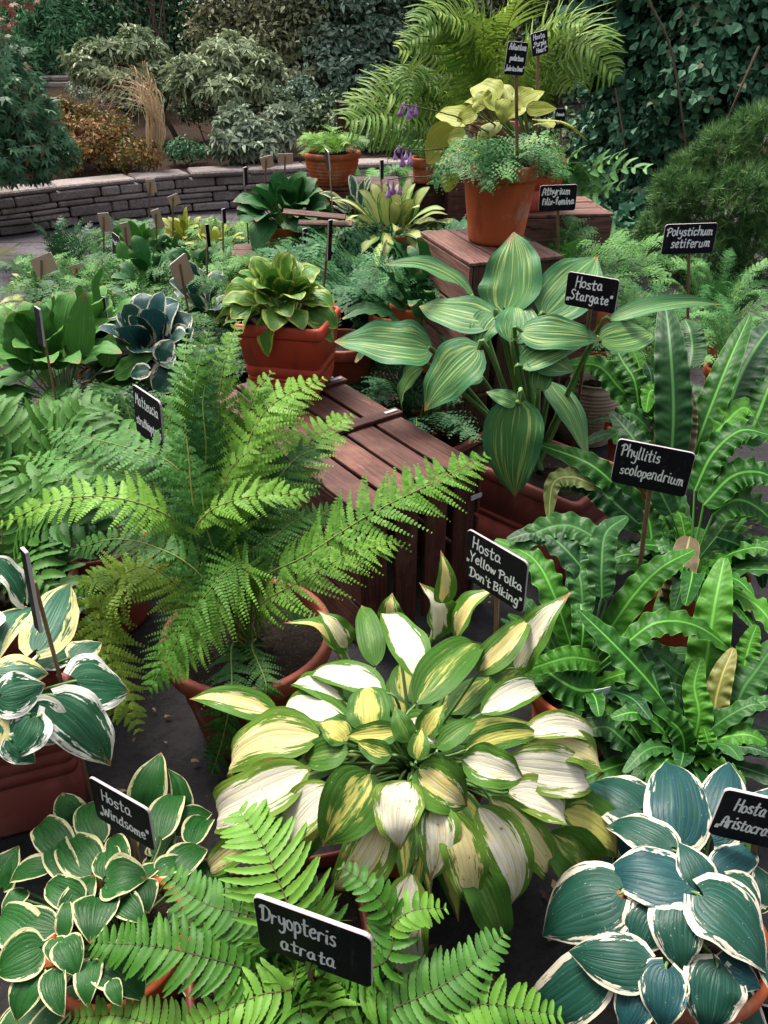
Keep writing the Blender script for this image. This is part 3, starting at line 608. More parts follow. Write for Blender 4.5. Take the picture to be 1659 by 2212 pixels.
M['l_azalea'] = leaf_mat('leaf_bronze_azalea', (.085, .095, .022), (.30, .155, .055), (.42, .22, .14), .55, .2, 8)
M['l_maple'] = leaf_mat('leaf_maple', (.035, .105, .050), (.115, .22, .115), (.20, .10, .055), .5, .25, 6)
M['l_maple_red'] = leaf_mat('leaf_maple_red', (.14, .045, .03), (.24, .09, .06), None, .5, .25, 6)
M['l_conifer'] = leaf_mat('leaf_conifer', (.045, .15, .065), (.16, .34, .16), None, .6, .1, 5)
M['l_dark'] = leaf_mat('leaf_dark_evergreen', (.034, .076, .034), (.16, .22, .11), (.16, .15, .07), .4, .1, 4)
M['l_brownish'] = leaf_mat('leaf_olive_brown', (.10, .115, .052), (.33, .33, .19), (.22, .20, .13), .5, .15, 4)
M['l_blue'] = leaf_mat('leaf_blue_green', (.062, .12, .078), (.25, .33, .24), (.20, .23, .20), .45, .12, 4)
M['l_yellow'] = leaf_mat('leaf_autumn_yellow', (.20, .17, .02), (.48, .36, .05), None, .5, .3, 5)
M['l_fresh'] = leaf_mat('leaf_fresh', (.035, .115, .05), (.135, .27, .13), (.20, .20, .10), .45, .2, 4)
M['l_ivy'] = leaf_mat('leaf_ivy', (.016, .075, .038), (.11, .25, .14), (.14, .15, .09), .42, .12, 4)
M['l_ivy2'] = leaf_mat('leaf_hydrangea', (.03, .10, .06), (.10, .21, .14), None, .45, .15, 4)
M['l_pine'] = leaf_mat('leaf_pine', (.035, .105, .030), (.20, .35, .12), (.26, .22, .09), .5, .1, 8)
M['l_straw'] = leaf_mat('straw_grass', (.38, .24, .12), (.62, .48, .30), None, .6, .2)
# pale rhododendrons of the bed
RH = 'pale leaved rhododendrons in the walled bed'
def rh(label, base, bl, n, mat='l_rhodo', **kw): return shrub('rhododendron', label, 'shrub', base, bl, n, .105, .034, mat, 6, .035, RH, up=.9, droop=.22, shell=.35, cl=26, clr=.22, **kw)
rh('largest pale green umbrella-topped rhododendron with bare crooked stems above the straw grass', stuff_base(-2.55, 10.3), [blob(215, 130, 10.3, 58, 32), blob(290, 105, 10.5, 62, 32), blob(345, 150, 10.4, 40, 24), blob(330, 185, 10.2, 34, 16), blob(255, 160, 10.2, 60, 18), blob(185, 150, 10.2, 30, 22)], 900)
rh('pale rhododendron with a wide flat crown in the middle of the bed', stuff_base(-1.85, 9.9), [blob(430, 150, 9.9, 55, 28), blob(510, 125, 10.1, 62, 36), blob(570, 150, 9.9, 45, 30), blob(490, 190, 9.7, 55, 22), blob(400, 180, 9.8, 34, 18), blob(540, 180, 9.8, 42, 20)], 950)
rh('small grey green rhododendron close behind the wall coping', stuff_base(-1.25, 9.0), [blob(510, 255, 9.0, 34, 20), blob(560, 275, 9.0, 52, 24), blob(610, 260, 9.1, 36, 26), blob(500, 315, 8.8, 42, 24), blob(560, 318, 8.8, 40, 18), blob(630, 285, 9.0, 20, 20)], 620, 'l_rhodo2')
# bronze azalea
shrub('azalea', 'bronze and orange leaved azalea spilling over the stone wall', 'shrub', stuff_base(-3.0, 8.6), [blob(150, 255, 8.9, 62, 34), blob(190, 300, 8.5, 75, 42), blob(240, 275, 8.8, 48, 30), blob(270, 330, 8.4, 60, 34), blob(160, 335, 8.3, 60, 30), blob(330, 335, 8.4, 26, 22), blob(110, 230, 9.0, 32, 22)], 5200, .05, .026, 'l_azalea', 1, .018, shell=.5, cl=50, clr=.16, nl=5)
# japanese maple: star leaves
def star_leaves(mb, P, size, mat=0, tone=None):
    k = len(P); Nn = unit(rng.normal(0, .5, (k, 3)) + [.1, -.75, .55]); A = unit(np.cross(Nn, rng.normal(0, .4, (k, 3)) + UP)); B = np.cross(A, Nn); sz = size * (.7 + .6 * rng.random(k)); r = rng.random(k) if tone is None else tone
    for i, a in enumerate((-2.2, -1.35, -.65, 0, .65, 1.35, 2.2)):
        l = sz * (1, .95, .8, .8)[abs(i - 3)] * (1 if abs(i - 3) < 3 else .55); a2 = a + rng.normal(0, .1, k); d = -B * np.cos(a2)[:, None] + A * np.sin(a2)[:, None]; s = np.cross(Nn, d)
        V = np.stack([P - s * l[:, None] * .06, P + d * l[:, None] * .5 - s * l[:, None] * .13, P + d * l[:, None] - Nn * l[:, None] * .2, P + d * l[:, None] * .5 + s * l[:, None] * .13, P + s * l[:, None] * .06], 1)
        ix = (np.arange(k) * 5)[:, None] + np.arange(5); mb.add(V, ix, rnd=np.repeat(np.clip(r + rng.normal(0, .06, k), 0, 1), 5), mat=mat, smooth=False)
t = thing('maple_tree', 'japanese maple with drooping star shaped green leaves turning red', 'tree', (-4.55, 6.8, .3)); b = MB()
mbl = [blob(20, 190, 6.3, 75, 70), blob(60, 235, 6.4, 60, 50), blob(30, 310, 6.3, 95, 70), blob(105, 305, 6.4, 55, 45), blob(-40, 250, 6.3, 80, 120), blob(10, 110, 6.5, 55, 40), blob(-60, 80, 6.6, 80, 70), blob(140, 320, 6.5, 26, 18), blob(70, 355, 6.3, 30, 22)]
for c, r in mbl:
    k = int(2600 * r[0] * r[2]) + 60; d = unit(rng.normal(0, 1, (k, 3))); star_leaves(b, c + d * np.asarray(r) * (1 - .5 * rng.random(k) ** 1.5)[:, None] - UP * .06 * rng.random(k)[:, None], .075)
part(b, 'crown', M['l_maple'], t); b = MB()
for c, r in [blob(8, 45, 6.5, 22, 18), blob(40, 10, 6.6, 30, 12)]: star_leaves(b, c + rng.normal(0, .9, (9, 3)) * r, .06)
part(b, 'reddened_leaves', M['l_maple_red'], t); limbs(t, (-4.55, 6.8, .3), mbl, .05)
# straw coloured ornamental grass
t = thing('ornamental_grass', 'tuft of straw coloured ornamental grass bending to one side', 'grass tuft', at(332, 335, Y=8.5)); b = MB(); o3 = np.array(t.location)
for i in range(95):
    h = U(.5, .9); lx = -U(.05, .62) if i % 3 else U(-.1, .12); r0 = o3 + rng.normal(0, .035, 3) * [1, 1, 0]
    p = [r0, r0 + [.05 + U(-.03, .06), U(-.05, .05), h * .4], r0 + [.04 + U(-.05, .07), U(-.08, .08), h * .75], r0 + [.02 + lx * .55, U(-.1, .1), h * U(.86, .95)], r0 + [lx, U(-.12, .12), h * U(.55, .9)]]
    q = spline(p, 16); wdt = np.linspace(.004, .0012, 16)[:, None] * [1, .3, 0]; b.grid(np.stack([q - wdt, q + wdt], 1), None, U(0, 1))
part(b, 'blade', M['l_straw'], t)['kind'] = 'stuff'
# low fillers on the bed floor
for i, (px, py, Y, r, m, lb, n) in enumerate([(400, 322, 8.9, 40, 'l_fresh', 'small green cushion plant beside the straw grass', 500), (440, 235, 10.2, 55, 'l_dark', 'dark low bush in the shade under the pale rhododendrons', 1300), (190, 190, 11.3, 40, 'l_rhodo2', 'small rounded grey bush on the terrace by the conifer trunk', 500)]):
    bl = [blob(px, py, Y, r, r * .55), blob(px + r * .7, py + 6, Y + .1, r * .7, r * .4), blob(px - r * .6, py + 4, Y, r * .6, r * .45)]
    shrub('low_bush', lb, 'shrub', stuff_base(bl[0][0][0], Y), bl, n, .05, .025, m, 1, .01)
for px, py, Y, r, m, lb, n in [(300, 215, 11.8, 60, 'l_fresh', 'fresh green bush between the two rhododendrons on the terrace', 1500), (60, 165, 12.6, 60, 'l_fresh', 'light green bush below the conifer', 1400), (640, 215, 11.4, 60, 'l_blue', 'blue grey bush leaning over the upper wall', 1500), (720, 250, 10.6, 60, 'l_dark', 'dark bush beside the post and the clay bowl', 1500), (560, 215, 11.0, 50, 'l_dark', 'dark shade bush behind the small rhododendron', 1200), (60, 300, 9.4, 60, 'l_azalea', 'bronze bush behind the maple', 1400), (830, 290, 9.6, 70, 'l_dark', 'dark shrub behind the purple flowers', 1500), (1200, 300, 9.0, 70, 'l_dark', 'dark shrub behind the yellow hosta', 1500)]:
    bl = [blob(px, py, Y, r, r * .6), blob(px + r * .8, py + 8, Y + .1, r * .7, r * .5), blob(px - r * .7, py + 8, Y, r * .6, r * .5), blob(px + r * .1, py - r * .4, Y + .2, r * .6, r * .45)]
    shrub('garden_shrub', lb, 'shrub', stuff_base(bl[0][0][0], Y), bl, n, .075, .035, m, 1, .015, cl=30, clr=.2)
# conifer and the tall trees closing the view
def tree(label, x, y, bl, n, L, w, mat, r=.06, name='tree', cat='tree', **kw): return shrub(name, label, cat, stuff_base(x, y), bl, n, L, w, mat, kw.pop('whorl', 1), r, 'trees and tall shrubs closing the garden', **kw)
tree('soft blue green conifer with a short double trunk on the terrace', -5.9, 13.0, [blob(110, 70, 13, 70, 60), blob(60, 50, 13.2, 60, 50), blob(140, 105, 13, 50, 36), blob(90, 110, 12.9, 60, 32), blob(130, 20, 13.1, 50, 45), blob(100, -50, 13.2, 60, 60)], 6500, .10, .02, 'l_conifer', .07, 'conifer_tree', whorl=2, shell=.5, cl=70, clr=.14)
tall = [(-9.5, 15, 'tall dark evergreen at the far end behind the maple', 'l_dark', -30, 0, 150), (-6.2, 16.5, 'dark blue green tree behind the conifer', 'l_fresh', 190, 20, 140), (-3.7, 15.5, 'fresh green drooping tree with thin upright stems', 'l_fresh', 330, 15, 120), (-1.9, 14.2, 'olive brown shrub tree behind the flat rhododendron', 'l_brownish', 530, 40, 130), (-.9, 12.9, 'grey olive tree with dense small leaves above the upper wall', 'l_brownish', 655, 70, 120), (.15, 12.6, 'blue grey leaved tree beside the giant fern', 'l_blue', 780, 70, 115), (1.4, 13.5, 'dark bushy tree behind the giant fern', 'l_dark', 920, 60, 120), (2.6, 15.0, 'yellowing tree far behind the giant fern', 'l_brownish', 1080, 30, 120), (3.9, 12.6, 'dark green shrub tree between the fern and the ivy bank', 'l_dark', 1220, 90, 115)]
for x, y, lb, m, px, py, rr in tall:
    bl = [blob(px, py, y, rr * .8, rr * .7), blob(px - rr * .5, py + 40, y - .3, rr * .6, rr * .5), blob(px + rr * .5, py + 35, y - .2, rr * .6, rr * .5), blob(px + rr * .2, py - rr, y, rr * .9, rr * .8), blob(px - rr * .4, py - rr * 1.1, y + .2, rr * .8, rr * .8), blob(px, py + rr * .75, y - .4, rr * .75, rr * .35), blob(px + 10, py - rr * 2.1, y, rr * .8, rr * .8)]
    tree(lb, x, y, bl, 11000, .095, .045, m, .07, name='evergreen_tree' if m == 'l_dark' else 'leafy_tree', shell=.6, cl=60, clr=.16)
bl = [blob(1010, 10, 16, 50, 18), blob(1100, 5, 16, 60, 16), blob(1060, -40, 16.2, 80, 40), blob(1140, 0, 16, 35, 14), blob(790, 120, 13.2, 20, 8)]
tree('tree with bright yellow autumn leaves far at the back', 3.0, 16.2, bl, 1500, .10, .06, 'l_yellow', .05, name='autumn_tree', shell=.9)
t = thing('wood', 'dark mass of trees closing the garden, with an unseen ring added against low sky light', 'wood', (0, 19, .8)); b = MB()
crown_leaves(b, [((x, 19.5 + U(-.8, .8), z), (1.9, 1.3, 1.7)) for x in np.arange(-14, 14, 1.7) for z in (1.2, 3.4, 5.4)], 26000, .22, .13, shell=.7)
for i in range(26):  # unseen crowns behind and beside the camera, added to block low sky light
    an = math.pi * (1.02 + .96 * i / 25) if i < 18 else math.pi * (.0 if i % 2 else 1.0)
    x, y = (11 * math.cos(an) + 1, 3 + 9.5 * math.sin(an)) if i < 18 else ((13.5 if i % 2 else -13.5), 4 + (i - 18) * 1.6)
    crown_leaves(b, [((x, y, z), (1.8, 1.8, 1.7)) for z in (1.3, 3.6, 5.6)], 900, .34, .22, shell=.8)
part(b, 'crown', M['l_dark'], t); t['kind'] = 'stuff'
# thin pale stems standing among the trees
t = thing('bare_sapling', 'clump of thin bare pale stems standing behind the rhododendrons', 'tree', stuff_base(-3.1, 12.0)); b = MB()
for i in range(9):
    s0 = np.array(t.location) + [U(-.12, .12), U(-.1, .1), 0]; b.tube(spline([s0, s0 + [U(-.15, .15), 0, .8], s0 + [U(-.55, .55), U(-.2, .2), U(1.6, 2.3)]], 10), .018, .006, 5)
part(b, 'stem', M['bark'], t)
# ivy bank at the other side and the mugo pine
def ivy_leaves(mb, blobs, n, L): crown_leaves(mb, blobs, n, L, L * .95, 1, up=.25, shell=.35, fold=.12, droop=.25, cl=110, clr=.13)
t = thing('ivy_bank', 'tall dark bank of ivy with large overlapping leaves', 'climber', (2.6, 6.0, 0)); b = MB()
ibl = [blob(1330, 130, 7.0, 75, 85), blob(1440, 120, 6.4, 110, 130), blob(1560, 110, 6.0, 120, 140), blob(1330, 250, 6.8, 70, 70), blob(1420, 280, 6.2, 80, 70), blob(1530, 190, 5.9, 110, 80), blob(1640, 40, 5.9, 110, 130), blob(1370, 20, 6.9, 80, 80), blob(1480, -40, 6.4, 140, 90), blob(1350, 360, 6.6, 80, 50), blob(1290, 310, 7.2, 45, 40), blob(1430, 380, 6.2, 70, 40), blob(1330, 420, 6.4, 70, 30), blob(1650, 180, 5.8, 80, 80), blob(1640, -140, 6, 160, 120), blob(1400, -140, 6.6, 160, 120)]
ivy_leaves(b, ibl, 36000, .062); part(b, 'foliage', M['l_ivy'], t); b = MB()
ivy_leaves(b, [blob(1290, 30, 6.6, 45, 60), blob(1300, 90, 6.6, 35, 40), blob(1360, 60, 6.4, 40, 50)], 260, .17); part(b, 'large_leaves', M['l_ivy2'], t)
b = MB()
for pts in [[(1400, 0, 5.7), (1450, 110, 5.6), (1480, 300, 5.5), (1490, 420, 5.6)], [(1330, 190, 6.2), (1350, 330, 6.0), (1330, 440, 6.1)], [(1640, 100, 5.3), (1600, 190, 5.2), (1570, 260, 5.2)]]: b.tube(spline([at(a, c, Y=d) for a, c, d in pts], 24), .009, .005, 6)
part(b, 'stem', M['bark'], t)
t = thing('ground_ivy', 'low creeping ivy trailing from the bank onto the paving', 'ground cover', at(1330, 470, Y=6.0)); b = MB()
ivy_leaves(b, [blob(1310, 455, 6.3, 70, 22), blob(1390, 440, 6.0, 60, 26), blob(1360, 490, 5.7, 55, 16), blob(1290, 480, 6.0, 40, 12)], 1400, .085); part(b, 'foliage', M['l_ivy'], t); t['kind'] = 'stuff'
t = thing('pine_bush', 'dense spreading mountain pine with bristly green needle tufts', 'shrub', at(1600, 660, Y=4.9)); b = MB()
pbl = [blob(1560, 330, 4.9, 70, 60), blob(1640, 300, 4.9, 80, 70), blob(1480, 420, 4.9, 85, 60), blob(1600, 430, 4.7, 110, 80), blob(1430, 500, 4.9, 60, 50), blob(1520, 540, 4.7, 100, 60), blob(1640, 540, 4.6, 90, 80), blob(1440, 570, 4.8, 55, 45), blob(1560, 620, 4.6, 90, 40), blob(1660, 420, 4.8, 80, 90), blob(1500, 370, 5, 55, 40)]
for c, r in pbl:
    r = np.asarray(r) * .82; k = int(5600 * r[0] * r[2]) + 90; d = unit(rng.normal(0, 1, (k, 3)) + [0, -.3, .3]); Pc = c + d * np.asarray(r) * (1 - .4 * rng.random(k) ** 2)[:, None]; ax = unit(d + UP * .6 + rng.normal(0, .3, (k, 3))); tn = rng.random(k)
    for j in range(30):
        dr = unit(ax * U(.3, 1.3) + rng.normal(0, .6, (k, 3))); l = (.05 + .035 * rng.random(k))[:, None]; sd = unit(np.cross(dr, rng.normal(0, 1, (k, 3)))) * .0022; s0 = Pc + ax * U(-.01, .02)
        V = np.stack([s0 - sd, s0 + sd, s0 + dr * l], 1); mbn = np.arange(k * 3).reshape(k, 3); b.add(V, mbn, rnd=np.repeat(np.clip(tn * .7 + .15 + rng.normal(0, .1, k), 0, 1), 3), smooth=False)
part(b, 'needles', M['l_pine'], t)['kind'] = 'stuff'; limbs(t, np.array(t.location), pbl, .035)

t = thing('fallen_leaves', 'dry brown leaves and bits scattered over the dark paving', 'leaf litter', (0, 1.5, 0)); b = MB(); k = 2200
Pc = np.stack([rng.uniform(-1.6, 1.9, k), rng.uniform(.45, 5.5, k), rng.uniform(.004, .012, k)], 1); an = rng.uniform(0, 6.28, k); dr = np.stack([np.cos(an), np.sin(an), rng.normal(0, .2, k)], 1); sd = np.stack([-np.sin(an), np.cos(an), rng.normal(0, .2, k)], 1); l = (.0025 + .017 * rng.random(k) ** 3)[:, None]; q = lambda: rng.uniform(.35, 1.0, k)[:, None]; hh = lambda: np.array([0, 0, 1.]) * rng.uniform(0, .5, k)[:, None] * l
V = np.stack([Pc - dr * l * q(), Pc - dr * l * .5 + sd * l * .5 * q() + hh(), Pc + dr * l * .35 + sd * l * .55 * q() + hh(), Pc + dr * l, Pc + dr * l * .3 - sd * l * .55 * q() + hh(), Pc - dr * l * .5 - sd * l * .5 * q()], 1); b.add(V, np.arange(k * 6).reshape(k, 6), rnd=np.repeat(rng.random(k), 6), smooth=False)
M['l_litter'] = leaf_mat('dry_litter', (.06, .035, .02), (.30, .20, .11), None, .8, .05); part(b, 'litter', M['l_litter'], t); t['kind'] = 'stuff'

# ================================================================== crates and pots
CR = 'weathered wooden apple crates used as plant stands'
def crate(label, c, d1, L, Wd, z0, H, mat='wood_dark', end='wood_dark', nslat=5, nside=3, battens=(.25, .75), straps=(), gap=.012, vert=True):
    """a slatted crate, c one top corner, d1 the direction of its length, its width to the left of d1 seen from above"""
    d1 = unit(np.array([d1[0], d1[1], 0.])); d2 = np.array([-d1[1], d1[0], 0.]); c = np.array([c[0], c[1], 0.]); zt = z0 + H
    t = thing('wooden_crate', label, 'crate', c + d1 * L / 2 + d2 * Wd / 2 + UP * z0, CR); th = .012
    p = lambda a, b, z: c + d1 * a + d2 * b + UP * z
    m = MB(); w = (Wd - gap * (nslat - 1)) / nslat
    for i in range(nslat):
        y = w / 2 + i * (w + gap); plank(m, p(U(-.006, .004), y, zt - th / 2 + U(-.001, .001)), p(L + U(-.004, .006), y, zt - th / 2 + U(-.002, .001)), w, th, UP)
    part(m, 'top_panel', M[mat], t); m = MB()
    for i in range(nslat):
        for x in (.02, L - .02):
            for q in (-.28, .28): m.box(p(x + U(-.004, .004), w / 2 + i * (w + gap) + q * w, zt + .0006), np.eye(3), (.003, .003, .0008))
    part(m, 'nail', M['metal_dark'], t)
    for y, nn in ((th / 2, -d2), (Wd - th / 2, d2)):
        m = MB(); hw = (H - th - .004 - gap * (nside - 1)) / nside
        for i in range(nside): z = z0 + hw / 2 + i * (hw + gap); plank(m, p(.002, y, z), p(L - .002, y, z), hw, th, nn)
        part(m, 'side_panel', M[mat], t)
    for x, nn in ((th + .002, -d1), (L - th - .002, d1)):
        m = MB(); k = 4 if vert else 3; hw = (Wd - 2 * th - .008 - gap * 2.2 * (k - 1)) / k
        for i in range(k):
            y = th + .004 + hw / 2 + i * (hw + gap * 2.2); plank(m, p(x, y, z0 + .003), p(x, y, zt - th - .003), hw, th, nn)
        part(m, 'end_panel', M[end], t)
    for x in (.045, L - .045):
        for y in (.032, Wd - .032):
            m = MB(); plank(m, p(x, y, z0), p(x, y, zt - th - .004), .036, .036, d1); part(m, 'corner_post', M[end], t)
    for f in battens:
        m = MB(); plank(m, p(f, -.012, zt + .0075), p(f, Wd * .93, zt + .0075), .045, .014, UP); bt = part(m, 'batten', M[mat], t)
    for (a, y, z, ax) in straps:
        m = MB(); plank(m, p(a, y, z), p(a, y, z) + ax, .016, .0015, UP if abs(ax[2]) < .01 and z > zt else -d1); part(m, 'metal_strap', M['metal'], t)
    return t
FR = np.array([.30, 1.95]); D1 = np.array([-.585, .81])
crate('dark brown slatted crate carrying the square red planter, two battens across its top', FR, D1, .98, .45, 0, .5, nslat=4, battens=(.44, .78), gap=.014, straps=[(.44, .0, .5165, np.array([-.05 * .81, -.05 * .585, 0])), (.78, .0, .5165, np.array([-.05 * .81, -.05 * .585, 0])), (-.0015, .0, .40, np.array([-.045 * .81, -.045 * .585, 0]))])
C2f = at(1007, 556, z=.95)[:2] + [0, .03]; C2l = at(904, 492, z=.95)[:2] + [0, .03]
crate('purplish weathered crate directly under the big terracotta pot', C2f + np.array([.335, .0]), unit(np.array([*(C2l - C2f), 0]))[:2], .48, .345, .476, .474, 'wood_grey', 'wood_end', 3, 3, (), gap=.01, vert=False)
crate('lower crate of the stack that carries the big terracotta pot', C2f + np.array([.335, .0]), unit(np.array([*(C2l - C2f), 0]))[:2], .48, .345, 0, .472, 'wood_end', 'wood_end', 3, 3, (), gap=.01, vert=False)
crate('weathered crate behind the terracotta pot carrying the narrow red planter', (.42, 3.14), (1, .12), .52, .36, 0, .97, 'wood_grey', 'wood_end', 3, 4, ())
crate('dark crate under the bowl shaped clay pot of ferns', (-.62, 4.44), (1, .05), .72, .42, 0, .85, 'wood_dark', 'wood_dark', 3, 4, ())
crate('dark crate in the middle of the display beneath the purple hosta flowers', (.12, 4.55), (1, -.1), .60, .40, 0, .87, 'wood_dark', 'wood_dark', 3, 4, ())
crate('pale broken crate lying among the ferns with loose slats on top', at(655, 515, z=.70)[:2], (1, .05), .30, .28, .0, .70, 'wood_grey', 'wood_dark', 3, 3, (.05, .2))
crate('crate hidden under the deep green hosta by the stone wall', (-.82, 3.95), (1, .05), .5, .4, 0, .58, 'wood_dark', 'wood_dark', 3, 3, ())
crate('tall dark crate behind the display under the giant fern', (.35, 4.35), (1, .1), .6, .45, 0, .92, 'wood_dark', 'wood_dark', 3, 4, ())
m = MB(); q = at(741, 262, Y=5.3); plank(m, q - UP * (q[2]), q + UP * .10, .075, .07, np.array([0, -1., 0]))
t = thing('wooden_post', 'short dark square wooden post behind the bowl of ferns', 'post', (q[0], q[1], 0)); part(m, 'post', M['wood_dark'], t)
m = MB(); plank(m, q + UP * .1005, q + UP * .112, .085, .08, np.array([0, -1., 0])); part(m, 'cap', M['wood_end'], t)
for i, (a, b_) in enumerate([((612, 457), (747, 470)), ((645, 481), (762, 484))]):
    m = MB(); A, B = at(*a, Y=3.72), at(*b_, Y=3.68); plank(m, A, B, .03, .012, np.array([0, -.6, .8]))
    t = thing('loose_slat', ['long loose slat lying across the broken crate', 'short loose slat nearer the front of the broken crate'][i], 'plank', (A + B) / 2); o = part(m, 'slat', M['wood_grey'], t)

# ================================================================== hero hostas
PT = 'potted hostas'
def crown_at(t, z, r=.0): return np.array([t.location[0], t.location[1], t.location[2] + z])
def hosta(name, label, loc, potf, dome, leaves, mat, soilz, k0=.9, k1=1.08, group=PT, cat='plant', pr=.004, fill=0, fillw=80, fillmat=None, pmat='petiole', **kw):
    t = thing(name, label, cat, loc, group); potf(t); cr = crown_at(t, soilz); n = len(leaves)
    for i in range(fill):                                     # shaded leaves under the visible ones
        a = U(0, 2 * math.pi); e = U(.15, .6); P0 = dome.c + dome.r * np.array([math.cos(a) * e, math.sin(a) * e, .35]); P1 = dome.c + dome.r * np.array([math.cos(a) * .85, math.sin(a) * .85, U(-.05, .35)])
        mb = MB(); L = np.linalg.norm(P1 - P0); nn = unit(UP + .4 * np.array([math.cos(a), math.sin(a), 0]))
        blade(mb, [P0, (P0 + P1) / 2 + nn * .12 * L, P1], nn, fillw * mpp(P0), kw.get('prof', (.48, .85)), -.1, .06, 2, 7, 12, None, .05)
        mb.tube(spline([P0, (P0 + cr) / 2 + UP * .02, cr], 8), pr * .8, pr, 5, 1); part(mb, 'leaf', [M[fillmat or mat], M[pmat]], t)
    for i, l in enumerate(leaves):
        k = k0 + (k1 - k0) * i / max(n - 1, 1); o = dict(l[5]) if len(l) > 5 else {}; mm = o.pop('mat', mat); a = dict(kw); a.update(o)
        dome_leaf(t, dome, [M[mm], M[pmat]], cr, *l[:5], k=k, pr=pr, **a)
    return t
# --- white centred hosta in the middle
def pot_at(R, H, Rb, mat='terracotta', **k): return lambda t: round_pot(t, R, H, Rb, M[mat], **k)
G1 = {'mat': 'h_green'}
PL = {'mat': 'h_pale', 'cup': .16, 'arch': .18, 'wave': .12}
white = [(985, 1378, 1062, 1265, 90), (937, 1382, 917, 1258, 100), (954, 1302, 955, 1190, 48), (850, 1345, 846, 1282, 53), (740, 1425, 622, 1335, 83), (750, 1400, 690, 1316, 63), (810, 1437, 780, 1303, 53, G1), (1110, 1447, 1224, 1277, 79), (1034, 1452, 1150, 1327, 63), (905, 1467, 822, 1320, 79), (830, 1492, 660, 1457, 67), (740, 1512, 626, 1483, 53), (1065, 1490, 1132, 1450, 53, G1), (1040, 1540, 1172, 1485, 59), (760, 1572, 594, 1533, 63), (597, 1540, 405, 1500, 63), (900, 1517, 1045, 1385, 86, G1), (800, 1582, 790, 1473, 86, G1), (1005, 1620, 1180, 1588, 48, G1), (1130, 1585, 1297, 1617, 55, PL), (1140, 1605, 1315, 1676, 76, PL), (750, 1622, 655, 1642, 71, G1), (750, 1600, 690, 1560, 66, G1), (688, 1590, 485, 1692, 106, PL), (1100, 1710, 1230, 1787, 84, PL), (1215, 1752, 1345, 1855, 109, G1), (1190, 1800, 1290, 1905, 103, G1), (560, 1790, 440, 1887, 55, PL), (715, 1700, 612, 1852, 88, PL), (1010, 1860, 1082, 2042, 86, G1), (890, 1890, 902, 2125, 103, PL), (1090, 1650, 1279, 1682, 95, PL), (665, 1665, 455, 1777, 110, PL), (800, 1672, 695, 1832, 124, G1), (1060, 1725, 1188, 1905, 76, PL), (1035, 1745, 1110, 1965, 97, PL), (830, 1770, 713, 1928, 106, PL), (970, 1755, 1015, 1967, 84, PL), (935, 1740, 930, 1908, 89, PL), (880, 1690, 862, 1838, 103, PL), (1000, 1640, 1137, 1680, 83), (870, 1570, 978, 1617, 71), (905, 1660, 1016, 1744, 104), (860, 1580, 745, 1588, 48, G1), (915, 1590, 960, 1520, 50, G1), (885, 1600, 852, 1525, 46, G1), (945, 1615, 1035, 1552, 48, G1), (845, 1630, 768, 1600, 44, G1), (900, 1640, 912, 1570, 42, G1)]
pw = (.06, 1.06, 0)
hosta('potted_hosta', 'big hosta with white centred green edged leaves in the middle of the picture', pw, pot_at(.16, .26, .115), Dome((.05, 1.04, .20), (.37, .35, .36)), white, 'h_white', .23, .86, 1.09, fill=34, fillw=70, fillmat='h_green', prof=(.64, 1.32), heart=.03, arch=.14, cup=.22, wave=.09, up=.25)
# --- blue hosta with cream edges
ar = [(1537, 1806, 1577, 1641, 98), (1465, 1810, 1440, 1632, 122), (1384, 1746, 1254, 1692, 128), (1550, 1875, 1628, 1828, 64), (1450, 1830, 1303, 1772, 84), (1660, 1950, 1636, 1868, 60), (1645, 1760, 1668, 1700, 60), (1520, 1920, 1467, 1818, 76), (1572, 1897, 1646, 1978, 80), (1560, 2080, 1645, 2135, 74), (1660, 2060, 1680, 2160, 70), (1410, 1975, 1374, 2064, 94), (1300, 2090, 1146, 2205, 112), (1380, 2130, 1340, 2235, 82), (1440, 2095, 1430, 2230, 94), (1550, 2095, 1530, 2240, 118), (1480, 1905, 1300, 1886, 122), (1330, 1930, 1163, 2018, 152), (1395, 2080, 1228, 2055, 104), (1520, 1935, 1660, 2100, 155), (1465, 1955, 1476, 2102, 108)]
hosta('potted_hosta', 'blue green hosta with ragged cream leaf edges', (.56, .72, 0), pot_at(.14, .22, .10), Dome((.55, .74, .12), (.30, .28, .26)), ar, 'h_blue', .19, .93, 1.07, fill=9, fillw=85, prof=(.42, 1.02), heart=.20, arch=.14, cup=-.16, wave=.05, up=.4)
# --- small dark hosta with thin cream edges
wi = [(395, 1765, 368, 1655, 46), (310, 1742, 346, 1624, 76), (345, 1806, 396, 1706, 68), (380, 1797, 459, 1755, 58), (415, 1822, 460, 1772, 52), (375, 1880, 447, 1828, 68), (430, 1884, 506, 1917, 62), (340, 1882, 402, 1863, 44), (290, 1900, 352, 1866, 36), (165, 1772, 134, 1711, 60), (215, 1817, 190, 1730, 60), (140, 1842, 82, 1772, 66), (158, 1897, 133, 1795, 54), (262, 1880, 245, 1802, 48), (5, 1916, 38, 1826, 72), (108, 1876, 18, 1902, 62), (50, 1925, 2, 1978, 52), (175, 1945, 98, 1905, 60), (150, 1987, 205, 1886, 62), (138, 2020, 146, 1938, 34), (200, 1880, 137, 1815, 80), (228, 1892, 236, 1829, 54), (310, 1902, 322, 1972, 54), (262, 1947, 312, 1992, 54), (230, 1908, 318, 1893, 90), (210, 1940, 194, 2036, 88), (115, 2006, 30, 1973, 64), (70, 2030, -12, 1975, 82), (118, 2030, 122, 2088, 44), (85, 2047, -12, 2102, 92), (215, 2072, 312, 2162, 90), (118, 2096, 138, 2197, 52), (85, 2100, 33, 2207, 76), (198, 2078, 187, 2174, 56), (135, 2035, 166, 2110, 62), (240, 2120, 262, 2175, 34)]
